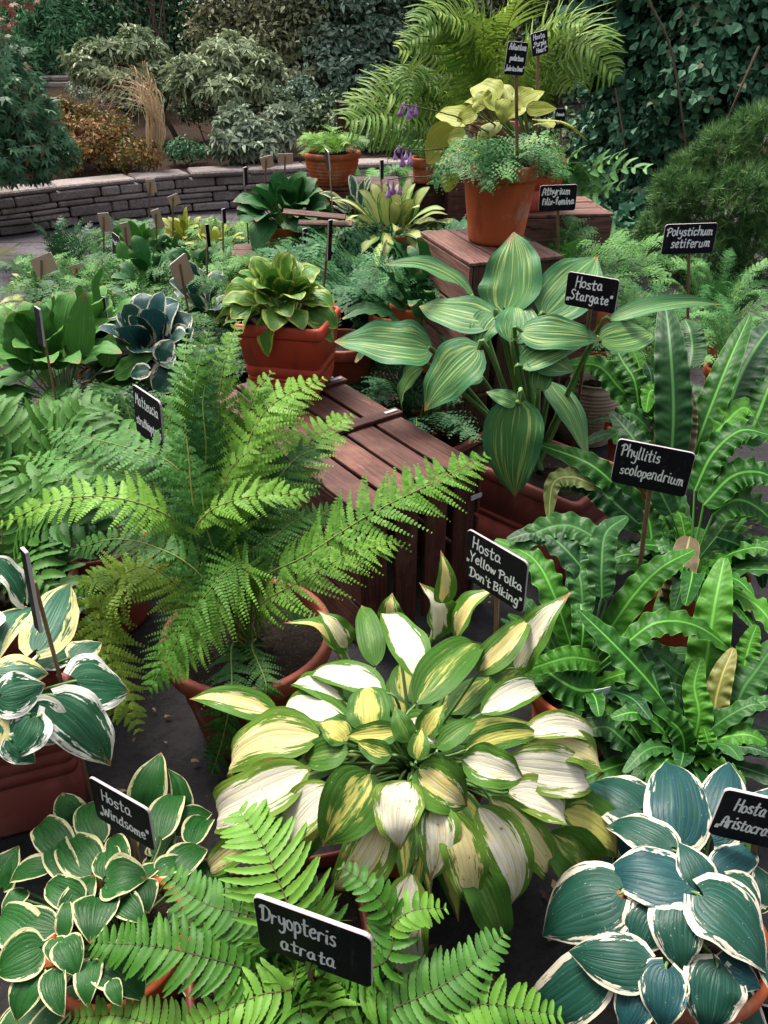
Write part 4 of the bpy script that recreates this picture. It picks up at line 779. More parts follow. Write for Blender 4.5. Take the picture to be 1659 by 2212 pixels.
hosta('potted_hosta', 'small dark green hosta with thin cream leaf edges', (-.50, .74, 0), pot_at(.13, .17, .10), Dome((-.50, .74, .07), (.30, .30, .22)), wi, 'h_wind', .14, .92, 1.08, fill=16, fillw=58, pr=.003, prof=(.46, 1.05), heart=.12, arch=.14, cup=.16, wave=.04, up=.5)
# --- white edged hosta in the window box
lf = [(50, 1292, -25, 1198, 98), (80, 1402, 152, 1256, 92), (60, 1312, -15, 1425, 92), (-5, 1452, 105, 1452, 84), (5, 1502, 98, 1478, 92), (165, 1470, 283, 1490, 122), (20, 1600, 78, 1648, 56), (66, 1552, 20, 1640, 100), (62, 1548, 140, 1600, 96), (120, 1515, 242, 1655, 112), (-30, 1560, -60, 1640, 100), (-40, 1480, -110, 1470, 110), (-30, 1350, -120, 1330, 100)]
def wbox(t): box_pot(t, .30, .085, .33, R_(19), M['plastic_dull'], .88, .04, (.16, .20, .24))
hosta('potted_hosta', 'hosta with wide white leaf edges in a long red window box', tuple(at(40, 1790, z=0)[:2] + [-.12, .02]) + (0,), wbox, Dome((-.80, 1.10, .32), (.30, .26, .28)), lf, 'h_left', .32, .95, 1.06, fill=4, fillw=90, prof=(.42, 1.05), heart=.20, arch=.10, cup=-.10, wave=.06, up=.4)
# --- big streaked hosta
st = [(1092, 669, 1109, 500, 128, {'arch': .02, 'cup': .15}), (1180, 676, 1290, 553, 112), (1300, 735, 1412, 716, 68), (1320, 690, 1560, 654, 40), (1020, 640, 834, 562, 62), (925, 755, 722, 735, 104), (1165, 842, 1180, 760, 44), (1150, 762, 1240, 802, 72), (912, 795, 862, 888, 54), (1110, 735, 1112, 653, 84), (1065, 692, 905, 660, 80), (1130, 790, 1258, 744, 58), (1130, 716, 1300, 730, 78), (1068, 684, 1030, 748, 68), (1030, 755, 914, 886, 112), (1115, 870, 1050, 846, 34), (1120, 872, 1108, 1080, 114)]
def sgbox(t): box_pot(t, .27, .17, .34, R_(-43), M['plastic_dull'], .88, .045, (.14, .17))
hosta('potted_hosta', 'large hosta with yellow streaked ribbed leaves on thick stalks', (.53, 2.28, 0), sgbox, Dome((.50, 2.30, .50), (.44, .36, .42)), st, 'h_star', .30, .96, 1.04, fill=3, fillw=70, pr=.010, prof=(.48, 1.08), heart=.08, arch=.09, cup=.14, wave=.07, up=.3)

# ================================================================== generated clumps for the rest
def clump_hosta(label, loc, pot, n, L, w, mat, H, spread=.9, prof=(.48, .8), heart=.08, cup=.05, wave=.06, wf=2, soil=None, pr=.003, name='potted_hosta', group=PT, droop=.35, tilt=.22, lean=(0, 0), hero=()):
    t = thing(name, label, 'plant', loc, group); R, Hp, Rb = pot[:3]
    if pot[3:] and pot[3] == 'box': box_pot(t, *pot[4])
    else: round_pot(t, R, Hp, Rb, M[pot[3] if pot[3:] else 'terracotta'])
    cr = crown_at(t, Hp - .03); mb = MB(); sm = MB()
    for i in range(n):
        f = (i + .5) / n; a = i * 2.39996 + U(-.3, .3); rad = np.array([math.cos(a), math.sin(a), 0.]); e = 1.35 * (1 - f) - droop * f * U(.3, 1.3)
        b0 = cr + rad * (.25 + .75 * f) * spread * L * .75 + UP * (H * (1 - .55 * f ** 1.5)) * U(.75, 1.1) + np.array([lean[0], lean[1], 0]); d = unit(rad * math.cos(e) + UP * math.sin(e) + rng.normal(0, .12, 3)); l = L * U(.75, 1.1)
        nn = unit(UP * math.cos(e) - rad * math.sin(e) + rad * .25 + np.array([0, -.25, .1]) + rng.normal(0, tilt, 3)); nn = unit(nn - d * (nn @ d))
        P = [b0, b0 + d * l * .35 + nn * .07 * l, b0 + d * l * .7 + nn * .05 * l, b0 + d * l - UP * .12 * l]
        blade(mb, P, nn, w * U(.8, 1.12), prof, cup, wave, wf, 7, 12, None, heart); sm.tube(spline([b0 + d * .01, (b0 + cr) / 2 + rad * .01, cr + rad * .012], 7), pr * .8, pr * 1.2, 5)
    for h in hero:
        B, T = at(h[0], h[1], z=h[2]), at(h[3], h[4], Y=at(h[0], h[1], z=h[2])[1] + h[6]); ax = unit(T - B); nn = unit(EYE - B); nn = unit(nn * .7 + UP * .5); nn = unit(nn - ax * (ax @ nn)); blade(mb, [B, (B + T) / 2 + nn * .01, T], nn, h[5] * mpp(B), prof, cup, wave, wf + 1, 9, 18, None, heart); sm.tube(spline([B, (B + cr) / 2, cr], 7), pr, pr * 1.2, 5)
    part(mb, 'foliage', M[mat], t); part(sm, 'leaf_stalks', M['petiole'], t)
    return t
def clump_fern(label, loc, pot, n, L, hw, mat, N=20, m=8, kind='bi', up=.9, sag=.45, name='potted_fern', group='potted ferns', prof=(.5, .8), fat=1.0, az=None, rmat='rachis', r0=.0025, ez=(0, .4), **kw):
    t = thing(name, label, 'plant', loc, group); R, Hp, Rb = pot[:3]
    if pot[3:] and pot[3] == 'box': box_pot(t, *pot[4])
    else: round_pot(t, R, Hp, Rb, M[pot[3] if pot[3:] else 'terracotta'])
    cr = crown_at(t, Hp - .03); mb = MB()
    for i in range(n):
        a = (i * 2.39996 + U(-.3, .3)) if az is None else U(*az); f = U(0, 1); rad = np.array([math.cos(a), math.sin(a), 0.]); l = L * U(.75, 1.1); e = up * (1.1 - .55 * f)
        d = unit(rad * math.cos(e) + UP * math.sin(e)); P = [cr + rad * .02, cr + d * l * .33, cr + d * l * .68 - UP * sag * l * .12 + rad * .02 * l, cr + d * l * .92 + rad * l * .12 - UP * sag * l * U(.35, .75)]
        frond(mb, P, hw * U(.8, 1.15), N, m, kind, unit(UP * math.cos(e) - rad * math.sin(e) * .8 + np.array([0, -.35, .2])), .16, prof, r0, None, fat=fat, **kw)
    part(mb, 'foliage', [M[mat], M[rmat]], t); return t
def ground(px, py): p = at(px, py, z=0); return (p[0], p[1], 0.)
def stand(px, py, z, Y): p = at(px, py, Y=Y); return (p[0], p[1], z)
sp_ = (.10, .12, .08); bp_ = (.12, .15, .095)
# green hosta by the path and neighbours
clump_hosta('mid green plain leaved hosta growing at the edge beside the paving', ground(150, 930), bp_, 43, 0.269, 0.129, 'h_plain', 0.31, .95, wave=.14, wf=3, hero=[(170, 770, .42, 182, 632, 62, .05), (50, 800, .38, 18, 690, 55, .05), (228, 790, .35, 240, 720, 44, .05), (90, 790, .36, 18, 752, 44, -.02), (250, 812, .3, 338, 757, 48, 0), (60, 850, .3, -20, 910, 64, -.1), (175, 870, .28, 258, 850, 44, -.05)])
clump_hosta('blue leaved hosta with cream margins tucked behind the tall fern', ground(350, 900), bp_, 29, 0.213, 0.140, 'h_blue', 0.29, .9, (.42, .72), .14, hero=[(380, 795, .34, 335, 848, 76, -.08), (320, 800, .36, 282, 810, 40, 0), (345, 775, .4, 372, 735, 48, .05)])
clump_hosta('yellow and green striped low hosta beside the wet paving', ground(105, 690), sp_, 31, 0.190, 0.067, 'h_cream', 0.11, .9, (.6, .9), .03)
clump_hosta('striped hosta next to the small tilted board', ground(165, 665), sp_, 23, 0.190, 0.062, 'h_cream', 0.11, .8, (.6, .9), .03)
clump_hosta('wavy green hosta amid the mid bed ferns', ground(385, 640), sp_, 34, 0.190, 0.095, 'h_dark', 0.18, .9)
clump_hosta('fresh green hosta behind the leaning wooden label', ground(465, 700), sp_, 31, 0.213, 0.112, 'h_plain', 0.16, .9)
clump_hosta('lime yellow small leaved hosta near the stone wall', ground(410, 590), sp_, 49, 0.168, 0.056, 'h_yellow', 0.24, 1.0, (.6, .9), .03)
clump_hosta('dark green small leaved hosta below the lime one', ground(360, 640), sp_, 34, 0.168, 0.078, 'h_dark', 0.19, 1.0)
clump_hosta('deep green hosta with large puckered leaves on a crate by the wall', stand(620, 455, .58, 4.15), (.13, .15, .10), 44, .17, .125, 'h_dark', .15, 1.35, (.46, .95), .14, cup=.1, wave=.08, droop=.8, tilt=.4)
clump_hosta('cream and green striped hosta with long arching leaves beneath the purple flowers', stand(845, 480, .58, 4.0), (.12, .14, .10), 52, .24, .075, 'h_cream', .08, 1.15, (.6, .9), .02, droop=.8, tilt=.35)
clump_hosta('pale striped hosta between the broken crate and the red planter', ground(745, 700), sp_, 26, 0.224, 0.084, 'h_cream', 0.47, .8, (.6, .9), .02)
clump_hosta('white striped little hosta beside the broken crate', stand(775, 470, .56, 4.3), sp_, 20, .17, .06, 'h_left', .15, .8, (.55, .85), .03)
rp = (-.33, 2.53, .5)
clump_hosta('lime edged hosta with rounded leaves in a square red planter', rp, (0, .27, 0, 'box', (.155, .135, .27, R_(-12), M['plastic'], .80, .042, (.065, .080, .12), .03, True)), 52, .115, .088, 'h_lime', .12, 1.45, (.44, .78), .12, cup=.10, wave=.13, lean=(-.03, .02), droop=.9, tilt=.5)
clump_hosta('low lime edged hosta behind the green hosta', ground(455, 790), sp_, 23, 0.179, 0.112, 'h_blue', 0.29, .9, (.42, .7), .12)
# ---- ferns of the middle
clump_fern('dark blue green fern with stiff upright fronds at the edge of the paving', ground(165, 650), sp_, 15, 0.53, 0.08, 'f_dark', 17, 5, up=1.25, sag=.15, fat=1.35, plen=.62)
clump_fern('bright lacy fern spilling to the paving behind the green hosta', ground(95, 790), sp_, 18, 0.49, 0.11, 'f_hero', 14, 5, up=.8, fat=1.35, plen=.62)
clump_fern('feathery green fern beside the tilted wooden label', ground(290, 740), bp_, 30, 0.61, 0.14, 'f_mid', 17, 6, up=1.0, fat=1.35, plen=.62)
clump_fern('leafy fern with spreading fronds next to the leaning label', ground(400, 760), bp_, 24, 0.50, 0.14, 'f_mid', 15, 5, up=.9, fat=1.35, plen=.62)
clump_fern('mid green fern in front of the stone wall', ground(300, 660), bp_, 21, 0.47, 0.13, 'f_dark', 15, 5, up=1.0, fat=1.35, plen=.62)
clump_fern('fine fern below the deep green hosta', ground(520, 640), bp_, 24, 0.50, 0.14, 'f_mid', 15, 5, up=1.0, fat=1.35, plen=.62)
clump_fern('silvery pale fern between the labels', ground(560, 680), bp_, 24, 0.53, 0.11, 'f_silver', 14, 5, up=1.05, fat=1.35, plen=.62)
clump_fern('lush fern at the foot of the broken crate', ground(640, 720), bp_, 27, 0.61, 0.14, 'f_blue', 15, 6, up=1.05, fat=1.35, plen=.62)
clump_fern('blue green soft shield fern between the red planter and the tall crate', ground(800, 800), bp_, 30, 0.70, 0.15, 'f_blue', 18, 7, up=1.05, fat=1.35, plen=.62)
clump_fern('second soft shield fern arching over the pale hosta', stand(850, 640, .3, 3.55), bp_, 27, 0.76, 0.14, 'f_blue', 17, 6, up=.95, fat=1.35, plen=.62)
clump_fern('lacy fern low behind the red planter', ground(720, 830), bp_, 21, 0.57, 0.13, 'f_blue', 15, 6, up=.8, fat=1.35, plen=.62)
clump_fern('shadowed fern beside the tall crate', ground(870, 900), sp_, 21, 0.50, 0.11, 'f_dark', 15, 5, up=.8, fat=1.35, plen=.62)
clump_fern('young fern growing beside the broken crate', stand(690, 450, .45, 4.0), sp_, 10, 0.41, 0.06, 'f_mid', 12, 5, up=1.2, fat=1.35, plen=.62)
_rp = round_pot
def round_pot(t, R, H, Rb, mat, *k_, **k2):
    if t['label'].find('bowl') < 0 or t['category'] != 'plant': return _rp(t, R, H, Rb, mat, *k_, **k2)
    c0 = np.array(t.location); bm = MB(); zs = np.linspace(0, H - .03, 30); pf = [(Rb + (R - .012 - Rb) * math.sin(min(1, z / (H - .03)) * math.pi / 2) + .0018 * math.sin(z * 330), z) for z in zs]
    lathe(bm, [(.001, .001), (Rb - .01, 0)] + pf, c0); p_ = part(bm, 'pot', mat, t); bm = MB()
    lathe(bm, [(R - .014, H - .03), (R, H - .028), (R + .003, H - .012), (R - .002, H), (R - .014, H), (R - .02, H - .02)], c0); part(bm, 'rim', mat, t, p_); bm = MB(); disc(bm, c0, R - .017, H - .018); part(bm, 'soil', M['soil'], t, p_)
clump_fern('curly green fern in a wide clay bowl on the dark crate', stand(718, 385, .85, 4.62), (.165, .17, .10), 34, .26, .075, 'f_hero', 14, 6, up=.85, fat=1.4, plen=.62)
clump_fern('small fern in a clay pot on the dark middle crate', stand(918, 390, .87, 4.55), (.085, .13, .065), 12, .26, .06, 'f_mid', 16, 6, up=.9)
clump_hosta('wavy dark glossy fern like plant in the shade of the tall crate', stand(930, 700, .42, 2.92), sp_, 38, .26, .05, 'h_dark', .22, .9, (.2, .4), 0, wave=.35, wf=5, name='potted_fern', group='potted ferns')
clump_fern('broad fern filling the gap behind the red planter label', ground(560, 800), bp_, 22, 0.50, .13, 'f_mid', 15, 5, up=.9, fat=1.35, plen=.62)
clump_fern('dense low fern in front of the crate with the deep green hosta', ground(590, 740), bp_, 24, 0.56, .13, 'f_mid', 15, 5, up=1.1, fat=1.35, plen=.62)
clump_fern('yellowish fern near the wall foot', ground(450, 620), bp_, 18, 0.40, .11, 'f_hero', 14, 5, up=1.0, fat=1.35, plen=.62)
clump_fern('dark fern by the paving between two board backs', ground(215, 700), bp_, 18, 0.42, .12, 'f_dark', 15, 5, up=.9, fat=1.35, plen=.62)
clump_fern('broad green fern behind the blue hosta', ground(330, 830), bp_, 22, 0.48, .13, 'f_mid', 15, 6, up=.95, fat=1.35, plen=.62)
clump_fern('fern between the blue hosta and the red planter', ground(430, 880), bp_, 18, 0.46, .12, 'f_dark', 15, 6, up=.9, fat=1.35, plen=.62)
clump_fern('bright fern near the striped hosta and the pale crate', ground(690, 780), bp_, 20, 0.58, .13, 'f_blue', 15, 5, up=1.1, fat=1.35, plen=.62)
clump_fern('tall fern hiding the foot of the dark crates', ground(830, 720), bp_, 20, 0.72, .14, 'f_blue', 17, 6, up=1.2, fat=1.35, plen=.62)
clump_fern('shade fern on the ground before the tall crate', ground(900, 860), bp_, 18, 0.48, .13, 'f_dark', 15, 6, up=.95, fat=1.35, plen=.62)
clump_fern('grey green fern at the wall foot beside the board backs', ground(290, 570), bp_, 14, 0.35, .10, 'f_dark', 14, 5, up=1.1, fat=1.35, plen=.62)
clump_hosta('broad green hosta between the ferns in the middle bed', ground(300, 690), bp_, 28, .20, .10, 'h_plain', 0.18, .95)
clump_hosta('leafy green hosta beneath the leaning board', ground(345, 720), bp_, 26, .18, .10, 'h_dark', 0.29, .95)
clump_hosta('yellow green hosta right of the lime one', ground(480, 620), bp_, 26, .17, .06, 'h_yellow', 0.20, 1.0, (.6, .9), .03)
clump_fern('dark fern raised against the side of the tall crate', stand(905, 650, .50, 3.05), bp_, 22, .42, .10, 'f_blue', 18, 6, up=.9, fat=1.35, plen=.62)
clump_fern('deep green fern in the gap between the dark crate and the tall stack', stand(900, 830, .10, 2.75), bp_, 24, .55, .11, 'f_dark', 18, 6, up=1.0, fat=1.35, plen=.62)
clump_fern('fern covering the front of the crate behind the terracotta pot', stand(1190, 600, .52, 3.0), bp_, 26, .50, .10, 'f_mid', 18, 6, up=1.05, fat=1.35, plen=.62)
clump_fern('light fern beside the second crate behind the terracotta pot', stand(1280, 600, .40, 3.35), bp_, 18, .50, .09, 'f_mid', 18, 6, up=1.1, fat=1.35, plen=.62)
clump_fern('low fern on the ground under the deep green hosta crate', stand(545, 560, .30, 3.85), bp_, 20, .40, .09, 'f_mid', 16, 6, up=.9, fat=1.35, plen=.62)
clump_fern('small dark fern between the deep green hosta and the striped hosta', stand(725, 480, .50, 3.95), sp_, 18, .32, .07, 'f_blue', 16, 6, up=.9, fat=1.35, plen=.62)
clump_hosta('rounded green hosta low in front of the pale broken crate', stand(600, 590, .22, 3.6), bp_, 34, .17, .10, 'h_plain', .14, 1.2, (.46, .95), .12, tilt=.35)
clump_hosta('bright green leafy hosta near the orange staked board', ground(310, 620), bp_, 34, .20, .12, 'h_plain', 0.18, 1.1, (.46, .95), .12, tilt=.35)
clump_hosta('dark glossy hosta behind the leaning board', ground(440, 690), bp_, 34, .19, .11, 'h_dark', 0.20, 1.1, (.46, .95), .12, tilt=.35)
clump_hosta('second green hosta spreading behind the mid green one', ground(235, 860), bp_, 34, .22, .11, 'h_plain', 0.31, 1.1, (.45, .75), .12, tilt=.3, wave=.12)
clump_hosta('small cream edged hosta in front of the blue one', ground(395, 900), sp_, 22, .15, .09, 'h_blue', 0.25, 1.0, (.42, .7), .12, tilt=.3)
clump_fern('soft fern hiding the pot of the deep green hosta', stand(610, 500, .45, 3.78), sp_, 22, .34, .08, 'f_mid', 16, 6, up=.8, fat=1.35, plen=.62)
clump_fern('lacy fern hiding the pot of the striped hosta', stand(850, 520, .42, 3.72), sp_, 22, .34, .08, 'f_blue', 16, 6, up=.8, fat=1.35, plen=.62)
clump_fern('bright fern under the striped long leaved hosta', stand(900, 500, .46, 3.6), sp_, 18, .34, .08, 'f_mid', 16, 6, up=.9, fat=1.35, plen=.62)
for lb, px, py, m_ in [('broad fern behind the tilted board at the paving edge', 150, 700, 'f_mid'), ('green fern left of the leaning wooden label', 330, 700, 'f_mid'), ('bushy fern right of the leaning wooden label', 500, 720, 'f_mid'), ('fern beneath the two small board backs near the wall', 260, 610, 'f_mid'), ('shade loving fern at the middle of the bed', 420, 660, 'f_deep'), ('feathery fern at the far corner of the bed', 530, 600, 'f_mid'), ('bright low fern behind the lime yellow hosta', 470, 575, 'f_hero'), ('lush fern just behind the blue hosta leaves', 300, 790, 'f_mid')]:
    clump_fern(lb, ground(px, py), bp_, 20, .50, .12, m_, 15, 6, up=.9, fat=1.35, plen=.62)
clump_fern('tall fern standing before the wall behind the dark middle crate', stand(830, 420, .0, 5.7), bp_, 24, 1.05, .15, 'f_mid', 22, 7, up=1.2, fat=1.35, plen=.62)
clump_fern('tall fern at the wall behind the clay bowl', stand(960, 420, .0, 6.0), bp_, 24, 1.05, .15, 'f_deep', 22, 7, up=1.2, fat=1.35, plen=.62)
clump_fern('lacy fern behind the stoneware pot', ground(1280, 800), bp_, 16, 0.48, .11, 'f_mid', 15, 5, up=1.1, fat=1.35, plen=.62)
clump_fern('fern growing behind the tall hart tongue fern', ground(1400, 880), bp_, 16, 0.44, .09, 'f_osm', 17, 5, up=1.1, fat=1.35, plen=.62)
clump_fern('shaded fern between the window box and the bright fern', ground(250, 1200), bp_, 18, 0.48, .12, 'f_deep', 15, 6, up=1.0, fat=1.35, plen=.62)
clump_fern('fine dark fern behind the bright lady fern', ground(330, 1080), bp_, 20, 0.53, .12, 'f_deep', 17, 6, up=1.05, fat=1.35, plen=.62)
clump_fern('green fern filling the space before the mid green hosta', ground(120, 1060), bp_, 20, 0.45, .12, 'f_mid', 15, 6, up=1.0, fat=1.35, plen=.62)
tl = at(1066, 524, z=.95)
clump_fern('maidenhair fern with dark stalks in the big terracotta pot on the tall crate', (tl[0] + .01, tl[1] + .03, .95), (.145, .262, .098), 34, .26, .085, 'f_maiden', 13, 5, up=.75, sag=.75, fat=1.9, plen=.62, rmat='rachis_dk', r0=.0012, prof=(.3, .5))
clump_fern('light green fern rising beside the paving near the crate', ground(1240, 690), bp_, 19, 0.65, 0.13, 'f_mid', 17, 5, up=1.2, fat=1.35, plen=.62)
clump_fern('fern at the foot of the weathered crate behind the streaked hosta', ground(1200, 740), bp_, 15, 0.68, 0.11, 'f_mid', 15, 5, up=1.3, fat=1.35, plen=.62)
clump_fern('soft shield fern with narrow pale fronds below the pine', ground(1520, 760), bp_, 19, 0.65, 0.07, 'f_osm', 21, 5, up=1.25, sag=.5, fat=1.35, plen=.62)
clump_fern('delicate fern behind the hart tongue ferns', ground(1560, 850), bp_, 21, 0.54, 0.08, 'f_osm', 18, 5, up=1.0, fat=1.35, plen=.62)
clump_fern('pale fern by the paving stones under the pine', ground(1400, 760), sp_, 15, 0.49, 0.09, 'f_osm', 15, 5, up=1.1, fat=1.35, plen=.62)
clump_fern('holly fern with olive leathery leaflets', ground(110, 1180), (.14, .26, .10), 20, .52, .12, 'f_deep', 11, 0, 'simple', up=.9, fat=1.0, rmat='rachis_dk')
clump_fern('holly fern in a wide clay tub with a pale worn rim', tuple(at(70, 1520, z=0)[:2] + [-.04, .12]) + (0,), (.19, .36, .14, 'tub'), 22, .44, .12, 'f_deep', 10, 0, 'simple', up=.9, fat=1.0, rmat='rachis_dk')
t = thing('clay_tub', 'dark red clay pot in shade behind the bright fern', 'pot', tuple(at(250, 1330, z=0)[:2]) + (0,)); round_pot(t, .15, .32, .11, M['tub'])
t = thing('stoneware_pot', 'beige ribbed round stoneware pot behind the streaked hosta', 'pot', (.93, 3.10, 0)); c = np.array(t.location); b = MB(); pf = []
for i in range(60): z = .01 + .26 * i / 59; pf.append((.105 + .045 * math.sin(math.pi * (z + .02) / .31) + .0025 * math.sin(i * 1.9), z))
lathe(b, [(.001, 0), (.09, 0)] + pf + [(.10, .285), (.106, .292), (.10, .296), (.09, .29), (.088, .2)], c); p = part(b, 'pot', M['stoneware'], t); b = MB(); disc(b, c, .089, .25); part(b, 'soil', M['soil'], t, p)
clay = thing('clay_pot', 'plain brown clay pot close behind the square red planter', 'pot', (-.165, 2.86, .36)); round_pot(clay, .135, .20, .095, M['tub'])
crate('low dark crate under the brown clay pot behind the red planter', (-.36, 2.73), (1, .0), .42, .30, 0, .36, 'wood_dark', 'wood_dark', 3, 2, ())

# yellow hosta with purple bells
yh = [(1070, 216, 1018, 185, 58), (1085, 235, 1078, 180, 66), (1120, 225, 1150, 190, 46), (1065, 230, 1002, 218, 32), (1125, 222, 1176, 195, 34), (1015, 262, 938, 245, 42), (980, 285, 918, 352, 64), (990, 330, 958, 418, 54), (1140, 236, 1203, 234, 30), (1130, 230, 1095, 257, 34), (1105, 222, 1086, 266, 52), (1030, 245, 985, 268, 36), (1050, 225, 1030, 200, 44), (1000, 300, 965, 300, 40)]
def ybox(t): box_pot(t, .115, .10, .20, R_(8), M['plastic'], .86, .035, (.08,))
tq = at(1150, 440, z=.97)
t = hosta('potted_hosta', 'yellow leaved hosta with purple bell flowers in a narrow red planter', (.60, 3.30, .97), ybox, Dome((.52, 3.25, 1.22), (.36, .25, .24)), yh, 'h_yellow', .17, .95, 1.05, fill=3, fillw=50, prof=(.46, 1.0), heart=.10, arch=.06, cup=.1, up=.4)
M['petal'] = leaf_mat('petal_purple', (.36, .16, .46), (.62, .38, .70), None, .5, .3)
cr = crown_at(t, .17)
for i, (pts, bells) in enumerate([([(1010, 265), (960, 245), (905, 232), (872, 226)], [(875, 228, 12), (890, 232, 18), (868, 236, 22), (882, 240, 24), (900, 236, 22)]), ([(1000, 320), (950, 322), (905, 325), (865, 320)], [(862, 322, 14), (878, 332, 20), (888, 340, 24), (868, 345, 24), (852, 335, 18)]), ([(990, 350), (930, 380), (880, 382), (840, 388)], [(836, 392, 14), (850, 405, 26), (862, 408, 22), (840, 412, 24)])]):
    Y = 3.1; b = MB(); Pp = [cr] + [at(x, y, Y=Y) for x, y in pts]; b.tube(spline(Pp, 24), .003, .0018, 5); stl = part(b, 'flower_stalk', M['rachis_dk'], t)
    for x, y, l in bells:
        fb = MB(); A = at(x, y - l * .45, Y=Y); mm = mpp(A); L = l * mm; a = np.linspace(0, 2 * math.pi, 8, endpoint=False); rr = np.array([.06, .12, .16, .34, .38, .30]) * L * .75; zz = np.array([0, .2, .45, .7, .9, 1.0]) * L
        tl_ = np.array([U(-.2, .2), U(-.2, .2)]); Pb = np.stack([A[0] + tl_[0] * zz[:, None] + rr[:, None] * np.cos(a), A[1] + tl_[1] * zz[:, None] + rr[:, None] * np.sin(a), A[2] - zz[:, None] + 0 * a], -1); Pb[-1] += (rng.normal(0, .05, (8, 3)) * L); fb.grid(Pb, None, U(0, 1), 0, True, True)
        near = spline(Pp, 24); j = np.argmin(np.linalg.norm(near - A, axis=1)); fb.tube(np.array([near[j], (near[j] + A) / 2 + UP * .004, A]), .0012, .0012, 4); part(fb, 'flower', M['petal'], t, stl)
# osmunda frond standing free by the path
t = thing('potted_fern', 'royal fern with broad paired leaflets reaching over the paving', 'plant', ground(1225, 640), 'potted ferns'); round_pot(t, .11, .18, .085, M['terracotta']); cr = crown_at(t, .15)
for i, L in enumerate([[(1240, 385), (1270, 372), (1310, 350), (1345, 330)], [(1265, 395), (1310, 375), (1360, 362), (1404, 366)], [(1215, 400), (1255, 412), (1300, 415), (1345, 400)], [(1210, 380), (1215, 365), (1225, 345), (1255, 325)]]):
    b = MB(); frond(b, [cr] + [at(x, y, Y=4.1 - .1 * k) for k, (x, y) in enumerate(L)], .115, 15, 0, 'simple', None, .52, (.35, .5), .003, .6, fat=.85); part(b, 'frond', [M['f_osm'], M['rachis']], t)
# giant fern at the top of the display
t = thing('potted_fern', 'giant yellow green fern arching over the top of the display', 'plant', (.63, 4.62, .92), 'potted ferns'); round_pot(t, .16, .24, .12, M['tub']); cr = crown_at(t, .2)
gf = [([(1000, 190), (930, 110), (862, 108)], .16), ([(1010, 150), (960, 55), (880, 92)], .17), ([(1000, 220), (920, 175), (850, 185)], .15), ([(1030, 150), (1010, 50), (940, 22)], .16), ([(1050, 140), (1040, 40), (1010, 12)], .16), ([(990, 240), (880, 200), (755, 225)], .19), ([(980, 260), (880, 235), (748, 262)], .2), ([(1120, 170), (1170, 90), (1215, 40)], .13), ([(1140, 180), (1230, 70), (1300, 110)], .18), ([(1150, 190), (1250, 95), (1330, 165)], .18), ([(1140, 200), (1210, 130), (1240, 190)], .15), ([(1160, 150), (1205, 60), (1260, 50)], .15), ([(1020, 130), (960, 20), (900, 45)], .16), ([(960, 260), (880, 250), (800, 300)], .15), ([(1080, 120), (1110, 20), (1130, -40)], .16), ([(930, 190), (890, 150), (880, 220)], .10)]
for L, hw in gf:
    b = MB(); frond(b, [cr] + [at(x, y, Y=4.55 - .12 * k + U(-.15, .1)) for k, (x, y) in enumerate(L)], hw * 1.25, 30, 0, 'simple', None, .24, (.4, .6), .004, None, droop=.5, fat=.72, jit=.07); part(b, 'frond', [M['f_giant'], M['rachis']], t)

# ================================================================== hero ferns
# central tub
t = thing('potted_fern', 'bright green lady fern with many arching fronds in a wide clay tub', 'plant', (-.345, 1.41, 0), 'potted ferns'); round_pot(t, .215, .33, .15, M['tub'], .05, .016, soil=.04); cr = crown_at(t, .30)
def fr(pts, hw, mat='f_hero', n=26, m=12, kind='bi', t=t, cr=cr, rm='rachis', **kw):
    b = MB(); P = [cr + rng.normal(0, .02, 3) * [1, 1, 0]] + px_path(pts); frond(b, P, hw * mpp(P[-2]), n, m, kind, r0=.0030, **kw); return part(b, 'frond', [M[mat], M[rm]], t)
fr([(450, 1150, .62), (425, 950, .80), (420, 830, .92), (455, 700, 1.02)], 66, 'f_hero', 30, 10, bare=.3)
fr([(430, 1150, .62), (405, 960, .80), (395, 830, .90), (405, 715, .98)], 62, 'f_mid', 30, 10, bare=.3)
fr([(470, 1100, .62), (470, 950, .78), (480, 800, .92), (515, 690, 1.0)], 60, 'f_hero', 30, 10, bare=.3)
fr([(490, 1150, .60), (520, 1000, .74), (580, 880, .84), (705, 815, .86)], 88, bare=.28)
fr([(500, 1160, .58), (545, 1010, .72), (610, 900, .80), (660, 840, .84)], 84, bare=.25)
fr([(530, 1170, .55), (610, 1040, .68), (690, 940, .74), (765, 895, .74)], 80, bare=.25)
fr([(520, 1180, .55), (570, 1080, .65), (640, 990, .72), (720, 960, .72)], 84, 'f_deep', bare=.2)
fr([(420, 1170, .58), (310, 1090, .70), (150, 1075, .72), (-5, 1135, .66)], 78, bare=.22, lean=.3)
fr([(430, 1190, .58), (440, 1115, .66), (540, 1072, .70), (670, 1068, .68)], 78, bare=.25)
fr([(560, 1260, .50), (660, 1200, .58), (800, 1110, .66), (930, 1045, .68), (1052, 982, .68)], 98, n=30, m=13, bare=.30)
fr([(560, 1310, .46), (650, 1255, .52), (760, 1195, .54), (860, 1172, .52)], 92, bare=.18)
fr([(540, 1270, .50), (520, 1215, .56), (440, 1290, .52), (320, 1492, .38)], 98, n=32, m=13, bare=.25)
fr([(520, 1250, .52), (540, 1225, .55), (480, 1300, .50), (370, 1470, .38)], 84, n=28, bare=.25)
fr([(400, 1275, .50), (300, 1225, .54), (215, 1330, .42), (300, 1585, .18)], 96, 'f_olive', 30, 12, bare=.25)
fr([(380, 1290, .48), (270, 1250, .50), (215, 1370, .36), (250, 1560, .18)], 82, 'f_olive', 28, 11, bare=.25)
fr([(370, 1280, .46), (290, 1245, .50), (215, 1245, .50), (160, 1280, .46)], 66, 'f_olive', 24, 10, bare=.25)
